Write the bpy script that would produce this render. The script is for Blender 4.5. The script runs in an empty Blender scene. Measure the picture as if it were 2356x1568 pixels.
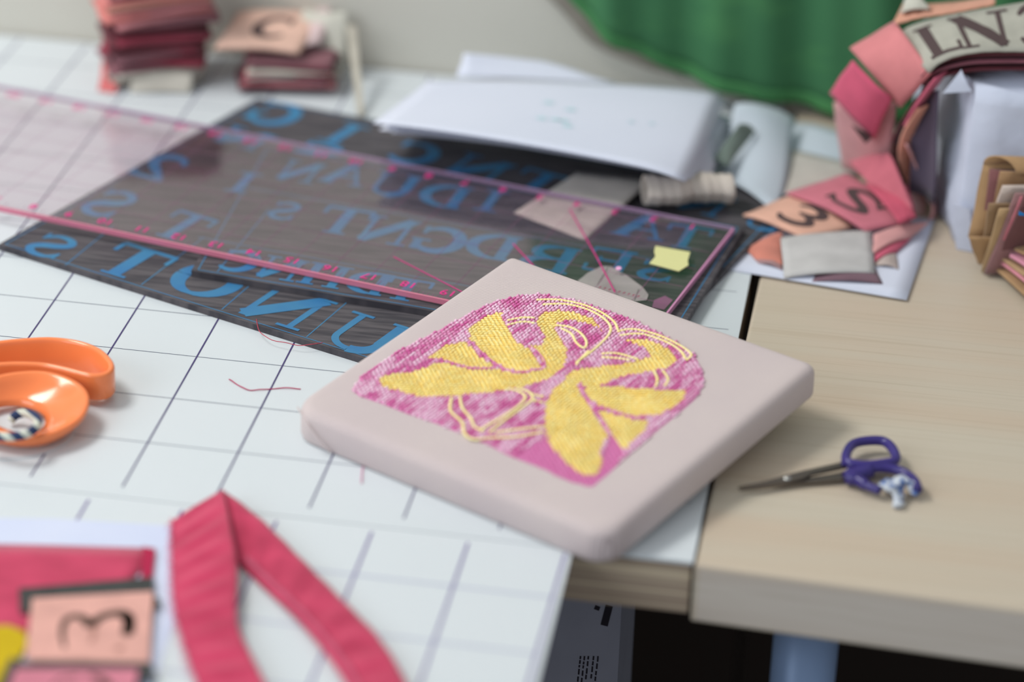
import bpy, math, random
from mathutils import Matrix, Vector, Euler
PI = math.pi
sc = bpy.context.scene
COL = sc.collection

# ------------------------------------------------------------------ camera
CAMP = (43.7931, -140.7801, 75.7347)          # centimetres, table top is z = 0
CAMR = Euler((math.radians(62.15654688), math.radians(-1.62601442), math.radians(9.5213574)), 'XYZ')
FPX = 6433.8
TOP = 0.75                                    # table height in metres
cd = bpy.data.cameras.new('camera'); cam = bpy.data.objects.new('camera', cd); COL.objects.link(cam)
cam.location = (CAMP[0]*.01, CAMP[1]*.01, TOP + CAMP[2]*.01); cam.rotation_euler = CAMR
cd.sensor_width = 36; cd.lens = 36*FPX/2356; cd.clip_start = .05; cd.clip_end = 50
cd.dof.use_dof = True; cd.dof.focus_distance = 1.603; cd.dof.aperture_fstop = 2.5
sc.camera = cam
# ------------------------------------------------------------------ light
w = bpy.data.worlds.new('world'); sc.world = w; w.use_nodes = True
bg = w.node_tree.nodes['Background']; bg.inputs[0].default_value = (.90, .95, 1.0, 1); bg.inputs[1].default_value = .55
def area(name, loc, target, size, power, col):
    l = bpy.data.lights.new(name, 'AREA'); l.shape = 'RECTANGLE'; l.size, l.size_y = size; l.energy = power; l.color = col
    o = bpy.data.objects.new(name, l); COL.objects.link(o); o.location = loc
    o.rotation_euler = (Vector(target)-Vector(loc)).to_track_quat('-Z', 'Y').to_euler(); return o
area('ceiling_lamp', (-.95, .12, 2.45), (.2, 0, .75), (.9, .5), 33, (1, .985, .95))
area('front_fill', (-1.7, -2.0, 2.1), (.2, 0, .8), (1.8, 1.4), 31, (.86, .93, 1))  # unseen fill lamp added at front left to brighten upright faces
sc.view_settings.view_transform = 'Standard'; sc.view_settings.look = 'None'
sc.view_settings.gamma = 1; sc.view_settings.use_curve_mapping = False
sc.view_settings.exposure = -0.16

# ------------------------------------------------------------------ helpers
CM = CAMR.to_matrix()
def at(u, v, z=0.0, Y=None):
    "point (cm) on the horizontal plane z, or on the vertical plane Y"
    d = CM @ Vector(((u-1178)/FPX, -(v-784)/FPX, -1))
    t = (z-CAMP[2])/d.z if Y is None else (Y-CAMP[1])/d.y
    return Vector(CAMP) + d*t
def sr(r, g, b):
    f = lambda c: (c/255/12.92) if c <= 10 else ((c/255+.055)/1.055)**2.4
    return (f(r), f(g), f(b), 1)
def W(p): return Vector((p[0]*.01, p[1]*.01, TOP+p[2]*.01))
def obj(name, V, F, m, parent=None, smooth=False, cols=None, raw=False):
    "V in cm (table space)"
    P = [W(p) for p in V] if not raw else [Vector(p) for p in V]
    if parent is None:
        o3 = Vector(((min(p.x for p in P)+max(p.x for p in P))/2, (min(p.y for p in P)+max(p.y for p in P))/2, min(p.z for p in P)))
    else: o3 = parent['_w']; o3 = Vector(o3)
    me = bpy.data.meshes.new(name); me.from_pydata([p-o3 for p in P], [], F); me.update()
    if m: me.materials.append(m)
    if smooth: me.polygons.foreach_set('use_smooth', [True]*len(me.polygons))
    if cols:
        a = me.color_attributes.new('thread', 'FLOAT_COLOR', 'POINT')
        a.data.foreach_set('color', [c for q in cols for c in q])
    o = bpy.data.objects.new(name, me); COL.objects.link(o)
    if parent is None: o.location = o3
    else: o.parent = REF[parent.name]
    if parent is not None and parent['_w'] is not None: pass
    return o
REF = {}
class Root(dict):
    pass
def thing(name, label, cat, base, group=None):
    o = bpy.data.objects.new(name, None); COL.objects.link(o); o.empty_display_size = .02
    b = W(base); o.location = b
    r = Root(); r.name = o.name; r['_w'] = tuple(b); r.o = o; REF[o.name] = o
    tag(o, label, cat, group); return r
def sub(o):
    "make an existing part usable as parent of sub-parts"
    r = Root(); r.name = '@'+o.name; REF[r.name] = o
    # vertices of a child keep the root's frame
    p = o.parent; r['_w'] = tuple(p.location if p else o.location); r.o = o; return r
def asroot(o):
    r = Root(); r.name = o.name; REF[o.name] = o; r['_w'] = tuple(o.location); r.o = o; return r
def tag(o, label, cat, group=None):
    o['label'] = label; o['category'] = cat
    if group: o['group'] = group
    return o
def lab(o, s): o['label'] = s; return o
def structure(o): o['kind'] = 'structure'; return o

def mat(name, col, rough=.6, spec=.4, metal=0, noise=None, bump=None, coat=0, trans=0, ior=1.45, alpha=1, sheen=0):
    m = bpy.data.materials.new(name); m.use_nodes = True; nt = m.node_tree; b = nt.nodes['Principled BSDF']
    b.inputs['Base Color'].default_value = col; b.inputs['Roughness'].default_value = rough
    b.inputs['Specular IOR Level'].default_value = spec; b.inputs['Metallic'].default_value = metal
    b.inputs['Coat Weight'].default_value = coat; b.inputs['Transmission Weight'].default_value = trans
    b.inputs['IOR'].default_value = ior; b.inputs['Alpha'].default_value = alpha; b.inputs['Sheen Weight'].default_value = sheen
    tc = nt.nodes.new('ShaderNodeTexCoord')
    def mapped(scale, rot=(0, 0, 0)):
        mp = nt.nodes.new('ShaderNodeMapping'); mp.inputs['Scale'].default_value = scale; mp.inputs['Rotation'].default_value = rot
        nt.links.new(tc.outputs['Object'], mp.inputs[0]); return mp.outputs[0]
    if noise:                                   # (second colour, scale xyz, detail, contrast lo, hi)
        c2, s, det, lo, hi = noise[:5]; rot = noise[5] if len(noise) > 5 else (0, 0, 0)
        n = nt.nodes.new('ShaderNodeTexNoise'); n.inputs['Scale'].default_value = 1; n.inputs['Detail'].default_value = det
        nt.links.new(mapped(s, rot), n.inputs['Vector'])
        r = nt.nodes.new('ShaderNodeValToRGB'); r.color_ramp.elements[0].position = lo; r.color_ramp.elements[1].position = hi
        r.color_ramp.elements[0].color = col; r.color_ramp.elements[1].color = c2
        nt.links.new(n.outputs['Fac'], r.inputs[0]); nt.links.new(r.outputs[0], b.inputs['Base Color'])
    if bump:                                    # (kind, scale xyz, strength, distance[, rot])
        kind, s, st, dist = bump[:4]; rot = bump[4] if len(bump) > 4 else (0, 0, 0)
        if kind == 'wave':
            t = nt.nodes.new('ShaderNodeTexWave'); t.inputs['Scale'].default_value = 1; t.inputs['Distortion'].default_value = 1.0
            t.inputs['Detail'].default_value = 1; out = t.outputs['Fac']
        else:
            t = nt.nodes.new('ShaderNodeTexNoise'); t.inputs['Scale'].default_value = 1; t.inputs['Detail'].default_value = 3; out = t.outputs['Fac']
        nt.links.new(mapped(s, rot), t.inputs['Vector'])
        bp = nt.nodes.new('ShaderNodeBump'); bp.inputs['Strength'].default_value = st; bp.inputs['Distance'].default_value = dist
        nt.links.new(out, bp.inputs['Height']); nt.links.new(bp.outputs[0], b.inputs['Normal'])
    return m
MM = {}
def cloth(rgb, key=None, var=.82, s=40):
    k = ('cloth', rgb, var)
    if k not in MM:
        c = sr(*rgb); d = (c[0]*var, c[1]*var, c[2]*var, 1)
        MM[k] = mat('cloth_%d_%d_%d' % rgb, c, .9, .15, noise=(d, (s, s*1.6, s), 3, .35, .7), bump=('noise', (900, 900, 900), .25, .0006), sheen=.15)
    return MM[k]
def plain(rgb, rough=.7, spec=.3):
    k = ('plain', rgb, rough)
    if k not in MM: MM[k] = mat('plain_%d_%d_%d' % rgb, sr(*rgb), rough, spec, noise=(tuple(c*.9 for c in sr(*rgb)[:3])+(1,), (30, 30, 30), 2, .4, .7))
    return MM[k]

# --- mesh makers: all return (V, F) in cm
def box(x0, y0, z0, x1, y1, z1):
    V = [(x, y, z) for z in (z0, z1) for y in (y0, y1) for x in (x0, x1)]
    return V, [(0, 2, 3, 1), (4, 5, 7, 6), (0, 1, 5, 4), (2, 6, 7, 3), (0, 4, 6, 2), (1, 3, 7, 5)]
def join(parts):
    V, F = [], []
    for v, f in parts:
        n = len(V); V += list(v); F += [tuple(i+n for i in q) for q in f]
    return V, F
def prism(P, z0, z1):
    n = len(P); V = [(p[0], p[1], z0) for p in P] + [(p[0], p[1], z1) for p in P]
    a = sum(P[i][0]*P[(i+1) % n][1]-P[(i+1) % n][0]*P[i][1] for i in range(n))
    F = [tuple(range(n))[::-1], tuple(range(n, 2*n))] + [(i, (i+1) % n, n+(i+1) % n, n+i) for i in range(n)]
    if a < 0: F = [f[::-1] for f in F]
    return V, F
def tube(P, r, seg=8, closed=False, flat=1.0):
    P = [Vector(p) for p in P]; n = len(P); V, F = [], []
    rr = r if isinstance(r, (list, tuple)) else [r]*n
    for i in range(n):
        a = P[i-1] if (i or closed) else P[0]; b = P[(i+1) % n] if (i < n-1 or closed) else P[-1]
        t = (b-a).normalized(); s = t.cross(Vector((0, 0, 1)))
        if s.length < 1e-4: s = Vector((1, 0, 0))
        s.normalize(); q = s.cross(t).normalized()
        for k in range(seg):
            an = 2*PI*k/seg; V.append(tuple(P[i]+s*math.cos(an)*rr[i]+q*math.sin(an)*rr[i]*flat))
    for i in range(n if closed else n-1):
        j = (i+1) % n
        for k in range(seg): F.append((i*seg+k, i*seg+(k+1) % seg, j*seg+(k+1) % seg, j*seg+k))
    if not closed: F += [tuple(range(seg))[::-1], tuple((n-1)*seg+k for k in range(seg))]
    return V, F
def smooth(P, n=8, closed=False):
    "Catmull-Rom through the points"
    P = [Vector(p) for p in P]; N = len(P); out = []
    for i in range(N if closed else N-1):
        p0 = P[(i-1) % N] if (closed or i) else P[0]; p1 = P[i]; p2 = P[(i+1) % N]; p3 = P[(i+2) % N] if (closed or i+2 < N) else P[-1]
        for k in range(n):
            t = k/n; out.append(.5*((2*p1)+(p2-p0)*t+(2*p0-5*p1+4*p2-p3)*t*t+(3*p1-p0-3*p2+p3)*t**3))
    if not closed: out.append(P[-1])
    return out
def resample(P, n):
    P = [Vector(p) for p in P]; L = [0]
    for a, b in zip(P, P[1:]): L.append(L[-1]+(b-a).length)
    out = []; j = 0
    for k in range(n):
        s = L[-1]*k/(n-1)
        while j < len(P)-2 and L[j+1] < s: j += 1
        t = (s-L[j])/max(1e-9, L[j+1]-L[j]); out.append(P[j].lerp(P[j+1], min(1, max(0, t))))
    return out
def solidify(G, th):
    "G: rows of points (grid) -> closed thin solid of thickness th"
    R, C = len(G), len(G[0]); top = []; bot = []
    for i in range(R):
        for j in range(C):
            a = G[max(i-1, 0)][j]; b = G[min(i+1, R-1)][j]; c = G[i][max(j-1, 0)]; d = G[i][min(j+1, C-1)]
            n = (d-c).cross(b-a); n = n.normalized() if n.length > 1e-9 else Vector((0, 0, 1))
            top.append(tuple(G[i][j]+n*th/2)); bot.append(tuple(G[i][j]-n*th/2))
    V = top+bot; N = R*C; F = []
    ix = lambda i, j: i*C+j
    for i in range(R-1):
        for j in range(C-1):
            q = (ix(i, j), ix(i, j+1), ix(i+1, j+1), ix(i+1, j)); F.append(q); F.append(tuple(k+N for k in q[::-1]))
    edge = [ix(0, j) for j in range(C)]+[ix(i, C-1) for i in range(1, R)]+[ix(R-1, j) for j in range(C-2, -1, -1)]+[ix(i, 0) for i in range(R-2, 0, -1)]
    for k in range(len(edge)):
        a, b = edge[k], edge[(k+1) % len(edge)]; F.append((b, a, a+N, b+N))
    return V, F
def grid_fn(f, R, C): return [[f(i/(R-1), j/(C-1)) for j in range(C)] for i in range(R)]
def quadpatch(c, bulge=(0, 0, 0), seed=0, wr=.0, R=9, C=12, bend=(0, 0, 0)):
    "c: 4 corners (a,b,c,d): a->b is s, a->d is t. bulge mid, wrinkle wr cm"
    a, b, cc, d = [Vector(p) for p in c]; B = Vector(bulge); D = Vector(bend)
    rnd = random.Random(seed); ph = [rnd.uniform(0, 6.28) for _ in range(6)]; fr = [rnd.uniform(2, 7) for _ in range(4)]
    def f(t, s):
        p = a.lerp(b, s).lerp(d.lerp(cc, s), t)
        p = p + B*(4*s*(1-s)) + D*(4*t*(1-t))
        h = wr*(math.sin(fr[0]*s+fr[1]*t+ph[0])+.6*math.sin(fr[2]*1.7*s-fr[3]*t+ph[1]))*.6
        e = wr*.5*Vector((math.sin(9*t+ph[2]), math.sin(8*s+ph[3]), 0))
        return p+Vector((0, 0, h))+e
    return grid_fn(f, R, C)
def strip(left, right, nx=6, n=40, seed=0, wr=0.0, wrf=9):
    "cloth strip between two 3D polylines"
    A = resample(smooth(left, 6), n); B = resample(smooth(right, 6), n); rnd = random.Random(seed)
    ph = rnd.uniform(0, 6); h2 = [rnd.uniform(-1, 1) for _ in range(n)]
    G = []
    for i in range(n):
        row = []
        for j in range(nx):
            s = j/(nx-1); p = A[i].lerp(B[i], s); t = i/(n-1)
            p = p+Vector((0, 0, wr*(math.sin(wrf*t*6.28+ph+s*1.5)+.6*h2[i]*math.sin(s*PI))*math.sin(PI*min(1, max(.12, s)))))
            row.append(p)
        G.append(row)
    return G
def ribbon2(P, wd, closed=False):
    "flat 2D stroke -> (pts2d, faces); P list of (x,y), wd width or list"
    n = len(P); wd = wd if isinstance(wd, (list, tuple)) else [wd]*n; V = []; F = []
    for i in range(n):
        a = P[max(i-1, 0)]; b = P[min(i+1, n-1)]; dx, dy = b[0]-a[0], b[1]-a[1]; L = math.hypot(dx, dy) or 1
        nx, ny = -dy/L*wd[i]/2, dx/L*wd[i]/2; V += [(P[i][0]+nx, P[i][1]+ny), (P[i][0]-nx, P[i][1]-ny)]
    for i in range(n-1): F.append((2*i, 2*i+1, 2*i+3, 2*i+2))
    return V, F
def arc(cx, cy, rx, ry, a0, a1, n=14): return [(cx+rx*math.cos(math.radians(a0+(a1-a0)*i/n)), cy+ry*math.sin(math.radians(a0+(a1-a0)*i/n))) for i in range(n+1)]
def sw(n, lo, hi): return [lo+(hi-lo)*math.sin(PI*i/(n-1)) for i in range(n)]
T_, S_ = .22, .07
GL = {
 'T': [([(.02, .95), (.98, .95)], .09), ([(.5, 0), (.5, .95)], T_), ([(.28, .03), (.72, .03)], .06), ([(.04, .95), (.04, .68)], .08), ([(.96, .95), (.96, .68)], .08)],
 'I': [([(.5, 0), (.5, 1)], T_), ([(.22, .03), (.78, .03)], .06), ([(.22, .97), (.78, .97)], .06)],
 'L': [([(.28, 0), (.28, 1)], T_+.06), ([(.05, .04), (.95, .04)], .09), ([(.05, .97), (.52, .97)], .06), ([(.93, .04), (.93, .3)], .09)],
 'N': [([(.16, 0), (.16, 1)], .09), ([(.84, 0), (.84, 1)], .09), ([(.14, .97), (.84, .04)], .24), ([(0, .03), (.34, .03)], .06), ([(.66, .97), (1, .97)], .06), ([(0, .97), (.2, .97)], .06)],
 'U': [([(.18, 1), (.18, .35)]+arc(.5, .33, .32, .29, 180, 270, 8), [.22]*2+[.2]*9), (arc(.5, .33, .32, .29, 270, 360, 8)+[(.82, 1)], .1), ([(0, .97), (.36, .97)], .06), ([(.66, .97), (1, .97)], .06)],
 'H': [([(.2, 0), (.2, 1)], .2), ([(.8, 0), (.8, 1)], .2), ([(.2, .5), (.8, .5)], .08), ([(0, .03), (.4, .03)], .06), ([(.6, .03), (1, .03)], .06), ([(0, .97), (.4, .97)], .06), ([(.6, .97), (1, .97)], .06)],
 'E': [([(.22, 0), (.22, 1)], .22), ([(.03, .04), (.9, .04)], .08), ([(.03, .96), (.9, .96)], .08), ([(.22, .5), (.68, .5)], .08), ([(.88, .04), (.88, .28)], .08), ([(.88, .96), (.88, .74)], .08), ([(.68, .38), (.68, .62)], .07)],
 'O': [(arc(.5, .5, .4, .44, 0, 360, 28), [.09+.15*abs(math.cos(math.radians(i*360/28))) for i in range(29)])],
 'C': [(arc(.52, .5, .4, .44, 45, 315, 22), [.08+.17*math.sin(PI*i/22) for i in range(23)]), ([(.83, .95), (.83, .66)], .08)],
 'G': [(arc(.52, .5, .4, .44, 45, 330, 22), [.08+.17*math.sin(PI*i/22) for i in range(23)]), ([(.83, .95), (.83, .66)], .08), ([(.84, .05), (.84, .42)], .16), ([(.62, .42), (.98, .42)], .07)],
 'S': [(smooth([(.84, .78, 0), (.62, .96, 0), (.3, .92, 0), (.18, .72, 0), (.4, .55, 0), (.68, .44, 0), (.84, .25, 0), (.66, .06, 0), (.32, .05, 0), (.14, .24, 0)], 4), None), ([(.86, .98), (.86, .7)], .07), ([(.13, .02), (.13, .3)], .07)],
 'D': [([(.2, 0), (.2, 1)], .22), (arc(.3, .5, .56, .46, 90, -90, 20), [.07+.17*math.sin(PI*i/20) for i in range(21)]), ([(.02, .04), (.35, .04)], .07), ([(.02, .96), (.35, .96)], .07)],
 'B': [([(.2, 0), (.2, 1)], .22), (arc(.4, .74, .38, .22, 90, -90, 16), [.07+.14*math.sin(PI*i/16) for i in range(17)]), (arc(.4, .27, .45, .24, 90, -90, 16), [.07+.16*math.sin(PI*i/16) for i in range(17)]), ([(.02, .04), (.42, .04)], .07), ([(.02, .96), (.42, .96)], .07), ([(.2, .51), (.42, .51)], .07)],
 'A': [([(.5, 1), (.12, .02)], .08), ([(.46, 1), (.84, .02)], .22), ([(.26, .36), (.7, .36)], .07), ([(0, .03), (.3, .03)], .06), ([(.62, .03), (1, .03)], .06)],
 '2': [(smooth([(.16, .74, 0), (.3, .94, 0), (.62, .95, 0), (.8, .74, 0), (.66, .5, 0), (.34, .24, 0), (.14, .06, 0)], 4), None), ([(.1, .06), (.88, .06)], .13), ([(.86, .04), (.86, .26)], .07)],
 '3': [(smooth([(.16, .8, 0), (.34, .96, 0), (.66, .93, 0), (.76, .74, 0), (.6, .56, 0), (.4, .53, 0)], 4), None), (smooth([(.4, .53, 0), (.7, .48, 0), (.84, .27, 0), (.66, .06, 0), (.34, .04, 0), (.14, .2, 0)], 4), None)],
}
def glyph(ch):
    V, F = [], []
    for sk, (P, wd) in enumerate(GL[ch]):
        P = [(p[0], p[1]) for p in P]
        if wd is None: wd = sw(len(P), .08, .22)
        if len(P) == 2:
            P = [(P[0][0]+(P[1][0]-P[0][0])*i/14, P[0][1]+(P[1][1]-P[0][1])*i/14) for i in range(15)]
        elif isinstance(wd, float): pass
        v, f = ribbon2(P, wd); n = len(V); V += [(x, y, sk*.004) for x, y in v]; F += [tuple(i+n for i in q) for q in f]
    return V, F
def place_glyph(ch, fn, mirror=False):
    v, f = glyph(ch); return [tuple(fn((1-x) if mirror else x, y)+Vector((0, 0, k))) for x, y, k in v], f
_txt = {}
def digit_mesh(s):
    if s not in _txt:
        c = bpy.data.curves.new('t', 'FONT'); c.body = s; c.size = 1; c.align_x = 'CENTER'; c.align_y = 'CENTER'; c.offset = .01; c.resolution_u = 2
        o = bpy.data.objects.new('t', c); COL.objects.link(o); bpy.context.view_layer.update()
        me = o.evaluated_get(bpy.context.evaluated_depsgraph_get()).to_mesh()
        _txt[s] = ([(v.co.x, v.co.y) for v in me.vertices], [tuple(p.vertices) for p in me.polygons])
        o.to_mesh_clear(); bpy.data.objects.remove(o); bpy.data.curves.remove(c)
    return _txt[s]
def v2(p): return Vector((p[0], p[1]))

# ================================================================== SETTING
wallm = mat('wall_paint', sr(218, 214, 202), .75, .25, noise=(sr(210, 207, 196), (3, 3, 3), 2, .3, .7))
structure(obj('wall_back', *box(-160, 39.6, -75, 210, 42, 190), wallm))
floorm = mat('floor_brown', sr(70, 56, 46), .5, .3, noise=(sr(50, 40, 34), (3, 14, 3), 3, .3, .7))
structure(obj('floor', *box(-160, -260, -77, 210, 42, -75), floorm))

# ================================================================== TABLES
def wood_mat(name, c1, c2, c3, rough=.42):
    m = bpy.data.materials.new(name); m.use_nodes = True; nt = m.node_tree; b = nt.nodes['Principled BSDF']; N = nt.nodes.new; L = nt.links.new
    b.inputs['Roughness'].default_value = rough; b.inputs['Specular IOR Level'].default_value = .35
    tc = N('ShaderNodeTexCoord')
    def nz(s, det, lo, hi, ca, cb, dist=0):
        mp = N('ShaderNodeMapping'); mp.inputs['Scale'].default_value = s; L(tc.outputs['Object'], mp.inputs[0])
        n = N('ShaderNodeTexNoise'); n.inputs['Scale'].default_value = 1; n.inputs['Detail'].default_value = det; n.inputs['Distortion'].default_value = dist
        L(mp.outputs[0], n.inputs['Vector'])
        r = N('ShaderNodeValToRGB'); r.color_ramp.elements[0].position = lo; r.color_ramp.elements[1].position = hi
        r.color_ramp.elements[0].color = ca; r.color_ramp.elements[1].color = cb; L(n.outputs['Fac'], r.inputs[0]); return r.outputs[0], n.outputs['Fac']
    broad, _ = nz((1.2, 22, 22), 2, .38, .66, c1, c2, .3)
    fine, ff = nz((5, 320, 320), 4, .52, .78, (1, 1, 1, 1), c3, .2)
    mx = N('ShaderNodeMix'); mx.data_type = 'RGBA'; mx.blend_type = 'MULTIPLY'; mx.inputs[0].default_value = .55
    L(broad, mx.inputs[6]); L(fine, mx.inputs[7]); L(mx.outputs[2], b.inputs['Base Color'])
    bp = N('ShaderNodeBump'); bp.inputs['Strength'].default_value = .12; bp.inputs['Distance'].default_value = .0005; L(ff, bp.inputs['Height']); L(bp.outputs[0], b.inputs['Normal'])
    return m
oak = wood_mat('pale_oak', sr(200, 190, 172), sr(200, 182, 161), sr(226, 219, 208))
oakedge = wood_mat('pale_oak_edge', sr(214, 204, 192), sr(204, 190, 176), sr(226, 220, 212))
plyedge = mat('striped_edge', sr(168, 150, 132), .55, .3, noise=(sr(216, 200, 172), (1.2, 3, 420), 2, .5, .66))
darkm = mat('under_table_shade', sr(46, 38, 34), .6, .25)  # dark colour stands in for the shade below the tables

# left table: slab with a striped edge, legs and added under-table shade panel
lt = thing('work_table', 'left worktable with striped layered wooden edge under the white gridded mat', 'table', (0, 8, -75))
obj('table_top', *box(-75, -20.4, -3.2, 35.0, 39.4, -.05), plyedge, lt)
for x, y in ((-70, -12), (-70, 34), (28, 32), (-20, 4)):
    obj('leg', *tube([(x, y, -75), (x, y, -3.3)], 2.1, 20), mat('leg_grey', sr(120, 124, 134), .4, .4, metal=.2), lt, smooth=True)
obj('shade_panel', *box(-72, 29, -74.9, 35.2, 30.6, -3.4), darkm, lt)  # added sheet, keeps the space under the table dark

# right table: rounded slab, rotated a little
ra = math.radians(-2.8); rx = Vector((math.cos(ra), math.sin(ra), 0)); ry = Vector((0.0115, 1, 0)).normalized()
R0 = Vector((35.21, -20.75, 0))
def rounded_slab(o, ex, ey, lx, ly, z0, z1, r=.3):
    P2 = [o, o+ex*lx, o+ex*lx+ey*ly, o+ey*ly]; c = sum(P2, Vector())/4; V = []; lv = []
    for k in range(5): a = k*PI/8; lv.append((r*(1-math.sin(a)), z0+r*(1-math.cos(a))))
    lv = [(r-r*math.sin(k*PI/8), z0+r-r*math.cos(k*PI/8)) for k in range(5)] + [(r-r*math.cos(k*PI/8), z1-r+r*math.sin(k*PI/8)) for k in range(5)]
    for ins, z in lv:
        Q = [o+ex*ins+ey*ins, o+ex*(lx-ins)+ey*ins, o+ex*(lx-ins)+ey*(ly-ins), o+ex*ins+ey*(ly-ins)]
        V += [(q.x, q.y, z) for q in Q]
    n = len(lv); F = [(3, 2, 1, 0), tuple((n-1)*4+k for k in range(4))]
    for i in range(n-1):
        for k in range(4): F.append((i*4+k, i*4+(k+1) % 4, (i+1)*4+(k+1) % 4, (i+1)*4+k))
    return V, F
rt = thing('desk', 'pale oak desk on the right whose top carries the small scissors', 'table', (70, 8, -75))
V, F = rounded_slab(R0, rx, ry, 80, 60, -3.5, 0, .22)
top = obj('desk_top', V, F, oak, rt, smooth=False)
ev = [(p.x, p.y) for p in (R0+rx*.24, R0+rx*79.7)]
obj('edge_band', *join([prism([(ev[0][0], ev[0][1]-.02), (ev[1][0], ev[1][1]-.02), (ev[1][0], ev[1][1]+.12), (ev[0][0], ev[0][1]+.12)], -3.27, -.24)]), oakedge, rt)
bl = mat('blue_metal', sr(146, 172, 212), .35, .5, metal=.1)
for u, v in ((None, None), (1, 1), (2, 2)):
    pass
q = at(1852, 1500, -8, None); lx_ = q.x
legx = 41.0
for x, y in ((legx, -14.5), (108, -16), (108, 33), (42, 33)):
    obj('leg', *tube([(x, y, -75), (x, y, -3.55)], 1.75, 28), bl, rt, smooth=True)
obj('shade_panel', *box(35.5, 29, -74.9, 113, 30.6, -3.6), darkm, rt)  # second added sheet for the darkness under the desk

# white gridded mats
gridwhite = mat('mat_white', sr(215, 221, 225), .32, .5, noise=(sr(210, 217, 221), (4, 4, 4), 2, .35, .65), bump=('noise', (300, 300, 300), .05, .0003))
ink = mat('grid_ink', sr(74, 66, 112), .5, .3); ink2 = mat('grid_ink_thin', sr(84, 92, 112), .5, .3)
MZ = .12
def edge_line(a, b, wd, z):
    a, b = v2(a), v2(b); d = (b-a).normalized()*wd/2; n = Vector((-d.y, d.x))
    return [(p.x, p.y, z) for p in (a+n, a-n, b-n, b+n)], [(0, 1, 2, 3)]
mt = thing('cutting_mat', 'large white gridded cutting mat carrying the black carved blocks and the canvas', 'mat', (-5, 9, -.05))
mat1 = [(-60, -20.68), (35.14, -20.78), (34.95, 39.3), (-60, 39.3)]
obj('mat_board', *prism(mat1, -.05, MZ), gridwhite, mt)
Ls = []
for i in range(-12, 7): Ls.append(edge_line((5*i, -19.75), (5*i, 39), .1, MZ+.012))
obj('grid_line', *join(Ls), ink, mt); Ls = []
for j in range(-7, 4): Ls.append(edge_line((-59.5, -5*j), (34.4, -5*j), .06, MZ+.006))
obj('grid_line', *join(Ls), ink2, mt)

ft = thing('front_table', 'near white-topped table standing in front of the worktable', 'table', (-15, -50, -75))
obj('table_top', *box(-75, -75, -1.6, 27.4, -22.2, -.06), plain((120, 112, 104)), ft)
for x, y in ((-70, -70), (-70, -27), (22, -70), (20, -30)): obj('leg', *tube([(x, y, -75), (x, y, -1.7)], 1.8, 16), bl, ft, smooth=True)
fm = thing('cutting_mat', 'white gridded mat at the bottom edge of the photo, under the crimson strap', 'mat', (-15, -50, -.05))
c0 = [(-60, -20.72), (28.2, -20.83), (28.75, -20.9), (29.0, -21.35), (29.4, -75), (-60, -75)]
obj('mat_board', *prism(c0, -.05, MZ-.01), gridwhite, fm)
Ls = []
i0 = at(863, 1207, MZ); i1 = at(1083, 1230, MZ); off = i1.x % 5
for k in range(-12, 6): Ls.append(edge_line((off+5*k, -21.35), (off+5*k, -75), .14, MZ+.004))
obj('grid_line', *join(Ls), mat('grid_ink_lilac', sr(120, 106, 158), .5, .3), fm); Ls = []
r0 = at(1048, 1348, MZ).y
for k in range(0, 9): Ls.append(edge_line((-59, r0-5*k), (28.6, r0-5*k), .14, MZ+.002))
obj('grid_line', *join(Ls), mat('grid_ink_pale', sr(180, 184, 206), .5, .3), fm)

# printed carton under the tables
ct = thing('carton', 'pale printed carton standing in the dark below the table edge', 'box', at(1330, 1500, -30, -8) if False else (27, -9, -75))
cy = -9.5; xa = at(1180, 1450, Y=cy).x; xb = at(1427, 1450, Y=cy).x; zt = at(1400, 1384, Y=cy).z
obj('carton_body', *box(xa-9, cy, -75, xb, cy+8, min(zt, -3.6)), plain((150, 152, 166)), ct)
def onY(pts, Y, wd, m, par, name):
    V, F = [], []
    for P, wpx in pts:
        P = [at(u, v, Y=Y) for u, v in P]; v, f = ribbon2([(p.x, p.z) for p in P], wpx); n = len(V); V += [(a, Y-.02, b) for a, b in v]; F += [tuple(i+n for i in q) for q in f]
    return obj(name, V, F, m, par)
st = [([(1402, 1392), (1390, 1438)], .42), ([(1376, 1393), (1372, 1402)], .3)]
rnd = random.Random(4)
for k, u in enumerate((1336, 1345, 1354, 1366, 1376)):
    v = 1508
    while v < 1560:
        l = rnd.uniform(5, 14); st.append(([(u-(v-1508)*.12, v), (u-(v-1508)*.12-1, v+l)], .09)); v += l+rnd.uniform(2, 5)
inkd = plain((34, 30, 40)); lab(onY(st[:1], cy, .1, inkd, ct, 'printed_bar'), 'black bar'); lab(onY(st[1:2], cy, .1, inkd, ct, 'printed_mark'), 'small dark mark'); lab(onY(st[2:], cy, .1, inkd, ct, 'printed_text'), 'rows of small dark print')

# ================================================================== EMBROIDERED CANVAS
ZC = 2.05
def lineint(a, b, c, d):
    a, b, c, d = v2(a), v2(b), v2(c), v2(d); r = b-a; s = d-c
    t = ((c-a).x*s.y-(c-a).y*s.x)/(r.x*s.y-r.y*s.x); return a+r*t
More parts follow.
